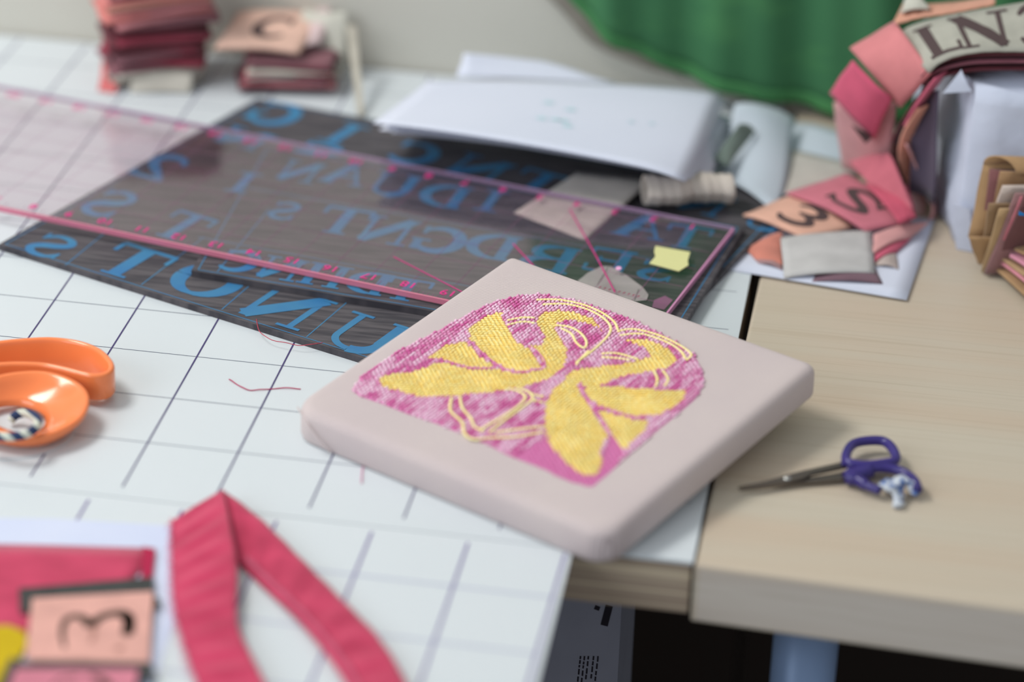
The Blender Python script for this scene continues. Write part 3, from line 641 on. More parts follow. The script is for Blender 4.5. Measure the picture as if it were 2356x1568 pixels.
# ================================================================== PAPERS
paper = mat('paper_white', sr(218, 222, 236), .8, .2, noise=(sr(211, 216, 231), (6, 6, 6), 2, .3, .7)); paper2 = mat('paper_cool', sr(210, 219, 230), .8, .2, noise=(sr(200, 212, 222), (8, 8, 8), 3, .3, .7))
rnd = random.Random(5)
ords = ['bottom', 'second', 'third', 'fourth', 'fifth', 'sixth', 'seventh', 'top']
PC = [Vector((9.6, 20.6, 0)), Vector((30.4, 17.4, 0)), Vector((32.2, 33.2, 0)), Vector((12.0, 34.0, 0))]
base_px = [(868, 288), (1590, 404), (1672, 196), (985, 168)]
NP = 8; tealm = mat('teal_mark', sr(186, 216, 224), .8, .2)
for k in range(NP):
    z = 1.95+.3*k; q = []
    for c_i, (u, v) in enumerate(base_px):
        p = at(u, v, 4.1); j = rnd.uniform(-.5, .5)*(1 if k < NP-1 else 0)
        p = Vector((p.x+j+(.9*(NP-1-k)/NP if c_i in (1, 2) else 0), p.y+rnd.uniform(-.3, .3)*(1 if k < NP-1 else 0)+(4.2*((NP-1-k)/NP)**.7 if c_i < 2 and k < NP-1 else 0), z+(.0 if c_i < 2 else -.5)))
        q.append(p)
    if k == NP-1: q[0].z += .15; q[1].z += -.1
    G = quadpatch(q, bulge=(0, 0, .35), wr=.04, seed=k, R=14, C=20)
    for row in range(14):                       # near right corner curls down
        for c_ in range(20):
            s, t = c_/19, row/13; d = max(0, s-.82)/.18; e = max(0, 1-t/.4)
            G[row][c_].z -= .5*d*d*(.3+.7*e); G[row][c_].x -= .35*d*d; G[row][c_].y += .5*d*d*e
    V, F = solidify(G, .035)
    o = tag(obj('paper_sheet', V, F, paper, smooth=True), ('top sheet of the white paper pile, faint teal marks on it' if k == NP-1 else 'white paper sheet, %s of the pile counted from the table' % (ords[k] if k else 'lowest')), 'paper', 'sheets of the white paper pile behind the ruler')
    if k == NP-1:
        r_ = asroot(o); mk = []
        for (u, v) in ((1262, 236), (1312, 252), (1245, 272), (1278, 275), (1305, 290), (1297, 278), (1452, 280), (1500, 284)):
            t_ = .5; zz = 4.45 if False else None
            # nearest surface point
            best = min(((G[a][b_]-at(u, v, G[a][b_].z)).length, a, b_) for a in range(14) for b_ in range(20)); g = G[best[1]][best[2]]
            p = at(u, v, g.z+.05); s_ = .45 if u < 1400 else .25
            obj('teal_mark', *([(p.x-s_, p.y, g.z+.05), (p.x+s_*.2, p.y-s_*.5, g.z+.05), (p.x+s_, p.y+s_*.1, g.z+.05), (p.x, p.y+s_*.7, g.z+.05)], [(0, 1, 2, 3)]), tealm, r_)
# sheet standing behind the pile
tag(obj('paper_sheet', *solidify(quadpatch([at(1050, 178, 3.4), at(1420, 190, 3.4), at(1250, 140, 3.9), at(1068, 122, 4.6)], wr=.05, seed=31), .04), paper, smooth=True), 'white sheet sticking up behind the paper pile', 'paper')
# loose papers to the right of the pile
def sheet(name, lbl, cat, c, m, bulge=(0, 0, 0), wr=.05, seed=0, th=.04, group=None, bend=(0, 0, 0)):
    return tag(obj(name, *solidify(quadpatch(c, bulge=bulge, wr=wr, seed=seed, bend=bend), th), m, smooth=True), lbl, cat, group)
sheet('paper_sheet', 'creased white paper right of the pile, with a grey-green shade', 'paper', [at(1660, 420, .3), at(1795, 500, .3), at(1830, 278, 1.2), at(1690, 240, 3.0)], paper2, (0, 0, .5), .12, 7)
o = sheet('fabric_scrap', 'dark grey-green scrap leaning between the paper pile and loose papers', 'scrap', [at(1640, 370, 1.9), at(1672, 385, 1.7), at(1738, 300, 2.2), at(1700, 285, 3.2)], cloth((128, 144, 136)), (0, 0, .2), .03, 8)
sheet('paper_sheet', 'light blue-white paper at the wall under the green cloth', 'paper', [at(1790, 395, .16), at(1960, 430, .16), at(1948, 308, .3), at(1806, 282, .3)], paper2, (0, 0, .25), .03, 9)
sheet('paper_sheet', 'flat white paper sheet lying across both tables beneath the pink tags', 'paper', [at(1625, 612, .17), at(2086, 690, .17), at(2150, 505, .17), at(1770, 440, .17)], paper, (0, 0, .02), .0, 10, .04)
sheet('fabric_square', 'pale grey-beige linen square lying behind the pink tags', 'fabric', [at(1790, 470, .4), at(1950, 500, .4), at(1970, 380, .5), at(1795, 340, .5)], cloth((202, 196, 188)), (0, 0, .1), .02, 12)

# ================================================================== THREADS
def thread(lbl, P, z, rgb, r=.028):
    tag(obj('thread', *tube([Vector((p.x, p.y, z+.03+.02*math.sin(i*.6))) for i, p in enumerate(smooth([at(u, v, z) for u, v in P], 8))], r, 6), plain(rgb, .6), smooth=True), lbl, 'thread')
thread('short magenta thread lying on the white mat left of the canvas', [(527, 873), (548, 886), (570, 897), (600, 897), (650, 893), (692, 895)], MZ+.02, (190, 20, 90))
thread('curved red thread hanging from the big block edge over the mat', [(590, 735), (597, 762), (620, 780), (660, 790), (700, 795), (743, 788)], .5, (196, 70, 90), .022)
thread('tiny pink thread end at the near-left foot of the canvas', [(835, 1074), (833, 1090), (832, 1112)], MZ+.02, (224, 130, 170), .03)

# ================================================================== SMALL SCISSORS
steel = mat('steel', sr(112, 106, 102), .3, .5, metal=.85); purple = mat('purple_plastic', sr(64, 52, 128), .22, .5, noise=(sr(54, 44, 112), (20, 20, 20), 2, .3, .7))
def pl(P, z): return [tuple(v2(at(u, v, z))) for u, v in P]
sb = at(1900, 1090, 0)
ss = thing('embroidery_scissors', 'small scissors with purple handles lying open on the oak desk', 'scissors', (sb.x, sb.y, .02))
b1 = obj('blade', *prism(pl([(1698, 1121), (1760, 1108), (1812, 1093), (1850, 1083), (1946, 1062), (1948, 1073), (1866, 1091), (1850, 1100), (1800, 1110), (1740, 1119)], .45), .34, .5), steel, ss)
b2 = obj('blade', *prism(pl([(1702, 1124), (1750, 1116), (1850, 1099), (1946, 1086), (1950, 1101), (1850, 1109), (1790, 1116), (1740, 1122)], .32), .2, .33), steel, ss)
c_ = at(1811, 1099, .5); obj('pivot_screw', *tube([(c_.x, c_.y, .2), (c_.x, c_.y, .56)], .22, 16), mat('screw_bright', sr(190, 190, 186), .25, .6, metal=.8), ss, smooth=True)
def px3(P, z): return [at(u, v, z) for u, v in P]
h1 = join([tube(smooth(px3([(1950, 1062), (1949, 1040), (1966, 1020), (2002, 1013), (2036, 1016), (2056, 1036), (2060, 1058), (2030, 1066), (1985, 1070)], .75), 8, True), .27, 10, True),
           tube(smooth(px3([(1936, 1066), (1960, 1066), (1990, 1072), (2030, 1068), (2062, 1064)], .55), 6), [.22]*10+[.3]*9+[.2]*6, 10)])
obj('handle', *h1, purple, ss, smooth=True)
h2 = join([tube(smooth(px3([(1948, 1094), (1962, 1086), (2000, 1078), (2040, 1076), (2078, 1086), (2104, 1106), (2112, 1126)], .62), 8), .27, 10),
           tube(smooth(px3([(1950, 1096), (1972, 1103), (1994, 1116), (2024, 1128)], .5), 8), [.4]*8+[.32]*8+[.25]*9, 10),
           tube(smooth(px3([(1948, 1090), (1975, 1092), (2000, 1082)], .5), 6), .42, 10)])
lab(obj('handle', *h2, purple, ss, smooth=True), 'near handle with cloth tied on')
# knotted cloth strip on the handle
clt = mat('floral_cloth', sr(206, 212, 220), .9, .15, noise=(sr(92, 120, 178), (220, 220, 220), 2, .5, .58))
kn = []
for (u, v, z, r, s) in ((2042, 1116, .55, .42, 1), (2060, 1122, .6, .38, 6), (2076, 1106, .8, .3, 2), (2098, 1116, .6, .32, 3), (2066, 1140, .4, .3, 4), (2066, 1157, .25, .3, 5), (2104, 1132, .4, .22, 7)):
    c0_ = at(u, v, z); rr = random.Random(s); G = []
    for i_ in range(9):
        th = PI*i_/8; G.append([c0_+Vector((math.sin(th)*math.cos(a)*r*(1+.28*math.sin(3*a+s+2*th)+.16*math.sin(5*a-3*th)), math.sin(th)*math.sin(a)*r*(1.2+.3*math.cos(2*a+s-3*th)), math.cos(th)*r*.7*(1+.3*math.sin(4*a+s)))) for a in [2*PI*k/14 for k in range(14)]])
    V = [tuple(p) for row in G for p in row]; F = [(i_*14+k, i_*14+(k+1) % 14, (i_+1)*14+(k+1) % 14, (i_+1)*14+k) for i_ in range(8) for k in range(14)]; kn.append((V, F))
kn.append(solidify(strip(px3([(2040, 1110), (2070, 1092), (2085, 1098)], .9), px3([(2052, 1126), (2084, 1108), (2098, 1112)], .9), 5, 12, 1, .05), .06))
lab(obj('cloth_knot', *join(kn), clt, ss, smooth=True), 'blue and white cloth scrap knotted on the handle')

# ================================================================== ORANGE SHEARS
orange = mat('orange_plastic', sr(255, 142, 84), .18, .5, noise=(sr(252, 136, 78), (8, 8, 8), 2, .3, .7), coat=.3)
ob = at(60, 900, 0); os_ = thing('tailor_shears', 'orange-handled shears at the left edge on the white mat', 'scissors', (ob.x-2, ob.y, MZ))
def wall_loop(path, zb, th=.34, flare=.0):
    "closed path of rim points -> upright band with rounded rims"
    P = [Vector(p) for p in path]; n = len(P); prof = []
    V, F = [], []; ar = sum(P[i].x*P[(i+1) % n].y-P[(i+1) % n].x*P[i].y for i in range(n)); sg = -1 if ar > 0 else 1
    for i in range(n):
        t = (P[(i+1) % n]-P[i-1]); t.z = 0; t.normalize(); s = Vector((t.y, -t.x, 0)); z1 = P[i].z; h = z1-zb
        sec = []
        for k in range(7): a = PI*k/6; sec.append((math.cos(a)*th/2, z1-th/2+math.sin(a)*th/2))
        for k in range(7): a = PI+PI*k/6; c_a = math.cos(a); sec.append((c_a*th/2+(sg*flare if c_a*sg > .1 else 0), zb+th/2+math.sin(a)*th/2))
        for o_, z in sec: V.append(tuple(Vector((P[i].x, P[i].y, 0))+s*o_+Vector((0, 0, z))))
    m_ = 14
    for i in range(n):
        j = (i+1) % n
        for k in range(m_): F.append((i*m_+k, j*m_+k, j*m_+(k+1) % m_, i*m_+(k+1) % m_))
    return V, F
ZL = 2.1
loop = smooth([at(u, v, ZL) for u, v in ((-90, 800), (0, 784), (60, 778), (120, 776), (180, 784), (225, 801), (250, 824), (256, 842), (242, 856), (214, 859), (180, 852), (140, 842), (95, 834), (40, 832), (0, 834), (-90, 842), (-130, 820))], 6, True)
obj('finger_loop', *wall_loop(loop, .45, .36, .45), orange, os_, smooth=True)
# thumb ring: flared bowl with an offset hole
outer = smooth([at(u, v, z) for u, v, z in ((80, 856, 2.0), (140, 866, 1.95), (182, 888, 1.85), (197, 918, 1.7), (182, 956, 1.5), (140, 984, 1.35), (90, 1000, 1.25), (30, 1002, 1.2), (-40, 984, 1.2), (-75, 940, 1.4), (-60, 895, 1.7), (0, 866, 1.95))], 5, True)
hole = smooth([at(u, v, .75) for u, v in ((48, 928), (80, 938), (98, 952), (104, 968), (98, 982), (80, 992), (55, 995), (20, 988), (-10, 975), (-28, 955), (-20, 938), (10, 928))], 5, True)
n = len(outer); ce = sum(outer, Vector())/n; ch = sum(hole, Vector())/n
rings = []
def ringmix(f, dz=0, infl=0, bow=0):
    R_ = []
    for i in range(n):
        p = outer[i].lerp(hole[i], f); d = (p-ce); d.z = 0
        p = p+d.normalized()*infl+Vector((0, 0, dz-bow*math.sin(PI*f))); R_.append(p)
    return R_
rings += [ringmix(1, -.25, .12), ringmix(1, 0, 0), ringmix(.75, 0, 0, .12), ringmix(.5, 0, 0, .14), ringmix(.25, 0, 0, .1), ringmix(.05, .0, 0), ringmix(0, .05, .1), ringmix(0, -.04, .2), ringmix(0, -.25, .2), ringmix(.25, -.65, .15), ringmix(.6, -.6, .2), ringmix(.9, -.42, .2)]
V = [tuple(p) for R_ in rings for p in R_]; m_ = len(rings); F = [(i*n+k, ((i+1) % m_)*n+k, ((i+1) % m_)*n+(k+1) % n, i*n+(k+1) % n) for i in range(m_) for k in range(n)]
obj('thumb_ring', V, F, orange, os_, smooth=True)
# shank linking both and running out of frame
obj('shank', *tube([at(-60, 905, .9), at(-160, 880, .9), at(-320, 870, .9)], 1.0, 14, flat=.6), orange, os_, smooth=True)
obj('blade', *prism([(-22, -5.5), (-12, -6.3), (-11.5, -3.6), (-23, -4.9)], .4, .75), steel, os_)
# twisted navy and white cord through the ring
cordm = bpy.data.materials.new('twisted_cord'); cordm.use_nodes = True; nt = cordm.node_tree; b = nt.nodes['Principled BSDF']; b.inputs['Roughness'].default_value = .9
tc = nt.nodes.new('ShaderNodeTexCoord'); wv = nt.nodes.new('ShaderNodeTexWave'); wv.inputs['Scale'].default_value = 46; wv.bands_direction = 'DIAGONAL'; nt.links.new(tc.outputs['Object'], wv.inputs[0])
rp = nt.nodes.new('ShaderNodeValToRGB'); rp.color_ramp.interpolation = 'CONSTANT'; rp.color_ramp.elements[0].color = sr(40, 58, 96); rp.color_ramp.elements[1].position = .58; rp.color_ramp.elements[1].color = sr(206, 210, 196); nt.links.new(wv.outputs[0], rp.inputs[0]); nt.links.new(rp.outputs[0], b.inputs['Base Color'])
cp = smooth([at(24, 968, .5), at(38, 954, .8), at(60, 950, 1.0), at(80, 958, 1.2), at(88, 972, 1.5), at(76, 990, 1.75), at(50, 1001, 1.7), at(15, 1004, 1.6), at(-30, 1000, 1.4)], 8)
tag(obj('twisted_cord', *tube(cp, .24, 10), cordm, smooth=True), 'navy and white twisted cord looped through the orange thumb ring', 'cord')
dc = at(20, 985, .15); tag(obj('paper_disc', *prism([(dc.x+3.6*math.cos(a*PI/24), dc.y+3.3*math.sin(a*PI/24)) for a in range(48)], MZ+.015, MZ+.07), gridwhite), 'thin round white disc under the orange thumb ring', 'disc')

# ================================================================== STACKS OF FABRIC TAGS AT THE BACK
def tag_mesh(c, ang, wd, dp, th, seed, tilt=(0, 0), droop=.15):
    "a limp folded fabric tag, centre c (bottom), in cm"
    rnd = random.Random(seed); ca_, sa = math.cos(ang), math.sin(ang); ex = Vector((ca_, sa, 0)); ey = Vector((-sa, ca_, 0))
    p1, p2, p3 = [rnd.uniform(0, 6.28) for _ in range(3)]; fy = rnd.uniform(.6, 1.4)
    def f(t, s):
        x, y = (s-.5)*wd*(1+.03*math.sin(7*t+p1)), (t-.5)*dp*(1+.03*math.sin(6*s+p2))
        z = th/2+tilt[0]*x+tilt[1]*y+droop*(math.sin(3*s+p2)*fy*.5-.9*(2*s-1)**4*.5+.25*math.sin(5*t+p3))
        return Vector(c)+ex*x+ey*y+Vector((0, 0, z))
    return solidify(grid_fn(f, 7, 12), th)
PAL = {'dusty pink': (198, 130, 134), 'coral pink': (216, 132, 126), 'crimson': (156, 66, 82), 'maroon': (106, 54, 62), 'mauve': (142, 96, 104), 'dark brown': (78, 52, 54), 'peach': (228, 172, 152), 'beige': (200, 192, 180), 'grey linen': (176, 170, 162), 'rose': (206, 104, 116)}
ORD = ['bottom', 'second', 'third', 'fourth', 'fifth', 'sixth', 'seventh', 'eighth', 'ninth', 'tenth', 'eleventh', 'twelfth', 'thirteenth', 'fourteenth', 'fifteenth', 'sixteenth', 'seventeenth', 'eighteenth', 'nineteenth', 'twentieth', 'twenty-first', 'twenty-second', 'twenty-third', 'twenty-fourth', 'twenty-fifth', 'twenty-sixth', 'twenty-seventh', 'twenty-eighth', 'twenty-ninth', 'thirtieth']
seqL = ['beige', 'beige', 'grey linen', 'beige', 'mauve', 'crimson', 'mauve', 'crimson', 'maroon', 'maroon', 'crimson', 'maroon', 'maroon', 'mauve', 'dusty pink', 'coral pink', 'dusty pink', 'peach', 'coral pink', 'mauve', 'dark brown', 'dusty pink', 'mauve', 'dark brown', 'crimson', 'dark brown', 'dusty pink']
rnd = random.Random(21)
fl, frr = at(252, 208, .2), at(480, 196, .2); angL = math.atan2(frr.y-fl.y, frr.x-fl.x); cen = (fl+frr)/2+Vector((-math.sin(angL), math.cos(angL), 0))*2.6
z = .16
for k, cn in enumerate(seqL):
    th = .3; c = cen+Vector((rnd.uniform(-.55, .55)+(.0 if k < 13 else .35), rnd.uniform(-.3, .3), 0)); c.z = z
    V, F = tag_mesh(c, angL+rnd.uniform(-.15, .15)+(.0 if k < 13 else .05), (6.4 if k < 13 else 7.0)+rnd.uniform(-.4, .3), 4.6, th, 100+k, tilt=((0 if k < 12 else min(.07, (k-12)*.03)), 0), droop=.22)
    tag(obj('fabric_tag', V, F, cloth(PAL[cn], var=.78), smooth=True), '%s fabric tag, %s from the mat in the tall back-left stack' % (cn, ORD[k]), 'fabric tag', 'fabric tags in the tall back-left stack'); z += .345
sheet('fabric_tag', 'coral fabric tag poking out at the left foot of the tall stack', 'fabric tag', [at(226, 208, .2), at(268, 214, .2), at(282, 128, 1.6), at(240, 122, 1.6)], cloth((222, 122, 122)), seed=5, th=.08)
sheet('fabric_tag', 'beige printed tag slipping out in front of the tall stack', 'fabric tag', [at(300, 212, .2), at(440, 214, .2), at(445, 170, 1.3), at(300, 168, 1.2)], cloth((206, 200, 188)), seed=6, th=.08)
seqR = ['maroon', 'dusty pink', 'mauve', 'grey linen', 'rose', 'beige', 'maroon', 'mauve']
fl, frr = at(545, 205, .6), at(775, 212, .6); angR = math.atan2(frr.y-fl.y, frr.x-fl.x); cen = (fl+frr)/2+Vector((-math.sin(angR), math.cos(angR), 0))*2.2
z = .56
for k, cn in enumerate(seqR):
    c = cen+Vector((rnd.uniform(-.4, .4), rnd.uniform(-.2, .3), 0)); c.z = z
    V, F = tag_mesh(c, angR+rnd.uniform(-.12, .12), 6.2+rnd.uniform(-.5, .4), 4.0, .2, 300+k, droop=.1)
    tag(obj('fabric_tag', V, F, cloth(PAL[cn], var=.78), smooth=True), '%s fabric tag, %s from the block in the low back stack' % (cn, ORD[k]), 'fabric tag', 'fabric tags in the low back stack'); z += .24
def letter_on(G, ch, s0, s1, t0, t1, m, par, mirror=False, flip=False, lift=.05):
    R, C = len(G), len(G[0])
    def fn(x, y):
        if flip: x, y = 1-x, 1-y
        s = s0+(s1-s0)*x; t = t0+(t1-t0)*y; a = min(max(t*(R-1), 0), R-1.001); b_ = min(max(s*(C-1), 0), C-1.001); i, j = int(a), int(b_); fa, fb = a-i, b_-j
        p = G[i][j]*(1-fa)*(1-fb)+G[i+1][j]*fa*(1-fb)+G[i][j+1]*(1-fa)*fb+G[i+1][j+1]*fa*fb
        n = (G[i][j+1]-G[i][j]).cross(G[i+1][j]-G[i][j]).normalized(); return p+n*lift
    V, F = place_glyph(ch, fn, mirror)
    return lab(obj('letter', V, F, m, par), 'dark printed letter')
darkink = mat('print_ink', sr(86, 72, 72), .85, .15)
def ptag(name, lbl, c, rgb, letter=None, bulge=(0, 0, .2), wr=.06, seed=0, th=.1, group=None, cat='fabric tag', bend=(0, 0, 0), **kw):
    G = quadpatch(c, bulge=bulge, wr=wr, seed=seed, bend=bend); o = obj(name, *solidify(G, th), cloth(rgb), smooth=True); tag(o, lbl, cat, group)
    if letter: letter_on(G, letter, kw.get('s0', .25), kw.get('s1', .75), kw.get('t0', .2), kw.get('t1', .8), darkink, asroot(o), kw.get('mirror', False), kw.get('flip', False), lift=th/2+.02)
    return o
ptag('fabric_tag', 'beige cloth leaning on the wall behind the low back stack', [at(640, 160, Y=36.5), at(795, 170, Y=36), at(800, 28, Y=38.6), at(700, 20, Y=38.8)], (206, 204, 192), bulge=(0, -.4, 0), seed=2)
ptag('fabric_tag', 'peach fabric tag with a dark curved letter on top of the low stack', [at(494, 112, 3.3), at(688, 124, 3.0), at(744, 34, 3.6), at(548, 30, 4.0)], (232, 192, 174), 'C', seed=3, s0=.3, s1=.8, t0=.25, t1=.8, th=.25, wr=.03)
ptag('fabric_tag', 'pale pink tag just right of the peach tag on the low stack', [at(690, 112, 2.9), at(738, 104, 2.9), at(762, 20, 4.2), at(725, 26, 3.8)], (222, 198, 198), seed=4, th=.2)
ptag('fabric_strip', 'thin beige fabric strip hanging down beside the low back stack', [at(824, 272, .2), at(838, 272, .2), at(820, 60, Y=37.5), at(796, 55, Y=37.5)], (200, 194, 180), bulge=(0, 0, 0), wr=.03, seed=5, th=.06, cat='fabric strip')

# ================================================================== GREEN CLOTH ON THE WALL
greenm = mat('green_cloth', sr(70, 122, 84), .9, .12, noise=(sr(88, 146, 92), (9, 9, 22), 4, .5, .75), bump=('noise', (500, 500, 500), .3, .0006))
greenh = mat('green_hem', sr(80, 140, 88), .9, .12, noise=(sr(70, 126, 80), (40, 40, 40), 3, .4, .7))
bot = [(1240, -70), (1330, 22), (1400, 88), (1465, 122), (1560, 172), (1700, 214), (1850, 248), (1950, 266), (2200, 272), (2500, 280)]
GY = 37.6
B3 = [at(u, v, Y=GY) for u, v in bot]; T3 = [Vector((p.x, GY+1.2, 26)) for p in B3]
for p in B3: p.z = max(p.z, .25)
A_ = resample(smooth(B3, 6), 50); C_ = resample(smooth(T3, 6), 50)
def gfn(i, j, n=16):
    t = j/(n-1); p = A_[i].lerp(C_[i], t); return p+Vector((0, .55*math.sin(i*.55+2*t)+.3*math.sin(i*1.3+t*5), 0))
G = [[gfn(i, j) for j in range(16)] for i in range(50)]
gt = thing('green_cloth', 'dark green cloth hanging against the wall behind the tables', 'cloth', (40, 37, .1))
obj('cloth_body', *solidify(G, .15), greenm, gt, smooth=True)
H = [[gfn(i, 0).lerp(gfn(i, 1), j/3*.55)+Vector((0, -.14, 0)) for j in range(4)] for i in range(50)]
lab(obj('hem', *solidify(H, .08), greenh, gt, smooth=True), 'lighter green hem')
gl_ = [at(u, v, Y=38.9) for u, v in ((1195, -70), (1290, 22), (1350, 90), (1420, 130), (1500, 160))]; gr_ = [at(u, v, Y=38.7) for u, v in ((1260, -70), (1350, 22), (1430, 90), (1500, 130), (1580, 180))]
lab(obj('shadow_strip', *solidify(strip(gl_, gr_, 4, 24, 1, .03), .08), cloth((160, 152, 140)), gt, smooth=True), 'grey strip drawn as the cloth shadow on the wall')  # grey strip paints the shadow beside the green cloth

# ================================================================== PAPER BAG AND DRAPED PINK TAGS
BH = at(2165, 195, Y=20.5).z
bagm = mat('paper_bag', sr(206, 212, 228), .75, .25, noise=(sr(194, 202, 222), (7, 7, 7), 3, .3, .7), bump=('noise', (40, 40, 40), .35, .004))
bb_ = at(2206, 570, .05); base = [Vector((bb_.x-.1, 19.6, 0)), Vector((66, 18.5, 0)), Vector((66, 33, 0)), Vector((43.6, 31.5, 0))]
rnd = random.Random(8); rings = []; NS = 10
for lv in range(13):
    t = lv/12; R_ = []
    for e in range(4):
        a, b_ = base[e], base[(e+1) % 4]
        for k in range(NS):
            p = a.lerp(b_, k/NS); c = Vector((54, 26, 0)); q = p.lerp(c, .03*t)
            nrm = (p-c).normalized(); am = .28*math.sin(k/NS*PI)
            q = q+nrm*am*(math.sin(k*1.1+lv*.8+e)+.5*math.sin(k*2.1-lv*1.3)); q.z = .05+BH*t + (.25*math.sin(k*1.7+e*2) if lv == 12 else 0)
            R_.append(q)
    rings.append(R_)
n = len(rings[0]); V = [tuple(p) for R_ in rings for p in R_]; F = [(i*n+k, i*n+(k+1) % n, (i+1)*n+(k+1) % n, (i+1)*n+k) for i in range(12) for k in range(n)]+[tuple(range(n))[::-1], tuple(12*n+k for k in range(n))]
bag = tag(obj('paper_bag', V, F, bagm, smooth=True), 'white crumpled paper bag standing at the right under the draped tags', 'bag')
br = asroot(bag); lab(obj('bag_corner', *solidify(quadpatch([at(2168, 215, Y=20.2), at(2236, 210, Y=20.2), at(2222, 185, Y=20.3), at(2212, 160, Y=20.6)], seed=1), .06), bagm, br), 'pointed torn corner')
lab(obj('bag_foot', *solidify(quadpatch([at(2200, 572, .06), at(2240, 580, .06), at(2232, 480, Y=18.9), at(2192, 470, Y=19.4)], seed=2), .06), bagm, br), 'lower flap')
# dark layers between the bag and the lettered band
def pstrip(lbl, L, R, rgb, nx=5, n=26, wr=.05, th=.12, seed=0, name='fabric_tag', cat='fabric tag', group='tags of the draped pink pile'):
    G = strip(L, R, nx, n, seed, wr); return tag(obj(name, *solidify(G, th), cloth(rgb, var=.78), smooth=True), lbl, cat, group), G
def ay(u, v, Y): return at(u, v, Y=Y-4.4*min(1, max(0, (400-v)/250)))
def Yp(*P): return [ay(u, v, y) for u, v, y in P]
for k, (cn, dy, dn) in enumerate((('maroon', 0, 'upper dark maroon'), ('mauve', 17, 'middle mauve'), ('maroon', 34, 'lower frayed maroon'))):
    pstrip('%s fabric layer beneath the lettered grey band' % dn, Yp((2120, 178+dy, 25.6), (2150, 150+dy, 25.5), (2200, 134+dy, 25.4), (2270, 126+dy, 25.3), (2440, 126+dy, 25)), Yp((2140, 120+dy, 30), (2180, 100+dy, 30), (2240, 90+dy, 30), (2300, 84+dy, 30), (2440, 80+dy, 30)), PAL[cn] if k != 1 else (150, 92, 104), seed=k, th=.14, wr=.01)
ptag('fabric_tag', 'dark purple-grey sheet added as the shade in the hollow between the draped pile and the bag', [at(2092, 440, Y=23.5), at(2150, 470, Y=22), at(2158, 205, Y=21.5), at(2100, 245, Y=23.2)], (92, 82, 100), bulge=(0, .5, 0), seed=61, th=.1)  # dark sheet added to colour in the shade on the bag side
tb = Yp((2137, 168, 25), (2160, 146, 25), (2200, 129, 25), (2260, 119, 25), (2330, 118, 25), (2440, 120, 25)); tt = Yp((2062, 86, 29.5), (2092, 62, 29.5), (2150, 44, 29.5), (2230, 28, 29.5), (2310, 14, 29.5), (2440, -8, 29.5))
rgt = [[p for p in row] for row in strip(tb, tt, 8, 40, 3, .02)]
o = tag(obj('fabric_band', *solidify(rgt, .12), cloth((178, 176, 164)), smooth=True), 'grey linen band with large dark letters draped over the white bag', 'fabric band')
GT = [[rgt[i][j] for i in range(40)] for j in range(8)]; ro = asroot(o)
letter_on(GT, 'L', .09, .34, .12, .86, darkink, ro, lift=.1); letter_on(GT, 'N', .32, .68, .1, .9, darkink, ro, lift=.1); letter_on(GT, '3', .70, .97, .1, .9, darkink, ro, lift=.1)
pstrip('peach fabric tag edge behind the lettered grey band at the top', Yp((2052, 60, 30), (2110, 42, 30.3), (2190, 30, 30.3), (2290, 10, 30.3)), Yp((2078, 8, 33), (2130, 10, 33), (2210, 4, 33), (2290, -8, 33)), (226, 166, 142), seed=9)
ptag('fabric_tag', 'small white fabric corner above the draped tags at the top edge', [ay(2072, 30, 31), ay(2140, 22, 31), ay(2120, -6, 33), ay(2085, -4, 33)], (206, 204, 192), seed=12)
LD = 'tags of the draped pink pile'
ptag('fabric_tag', 'coral pink tag covering the upper bend of the draped pile', [ay(1956, 112, 29.6), ay(2074, 248, 26), ay(2142, 168, 25.4), ay(2058, 50, 30)], (218, 136, 138), bulge=(0, -.6, .3), seed=21, group=LD, th=.18)
ptag('fabric_tag', 'deep rose tag on the left bulge of the draped pile', [ay(1910, 214, 29.4), ay(2012, 318, 25.9), ay(2052, 230, 25.8), ay(1962, 138, 29.2)], (210, 92, 120), bulge=(0, -.7, .2), seed=22, group=LD, th=.18)
ptag('fabric_tag', 'pale pink tag with a dark wedge below the deep rose one', [ay(1940, 385, 28.4), ay(2048, 420, 25.8), ay(2062, 236, 26.6), ay(1918, 236, 30)], (212, 156, 158), bulge=(0, -.5, .1), seed=23, group=LD, th=.18)
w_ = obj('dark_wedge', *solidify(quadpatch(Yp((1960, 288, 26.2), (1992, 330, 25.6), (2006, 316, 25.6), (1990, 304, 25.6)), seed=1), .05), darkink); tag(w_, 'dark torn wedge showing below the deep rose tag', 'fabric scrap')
ptag('fabric_tag', 'rose tag twisting down to the table in the draped pile', [ay(1950, 370, 28), at(2020, 448, 1.9), at(2104, 486, 1.9), ay(2048, 350, 25)], (204, 112, 126), bulge=(0, -.4, .2), seed=24, group=LD, th=.18)
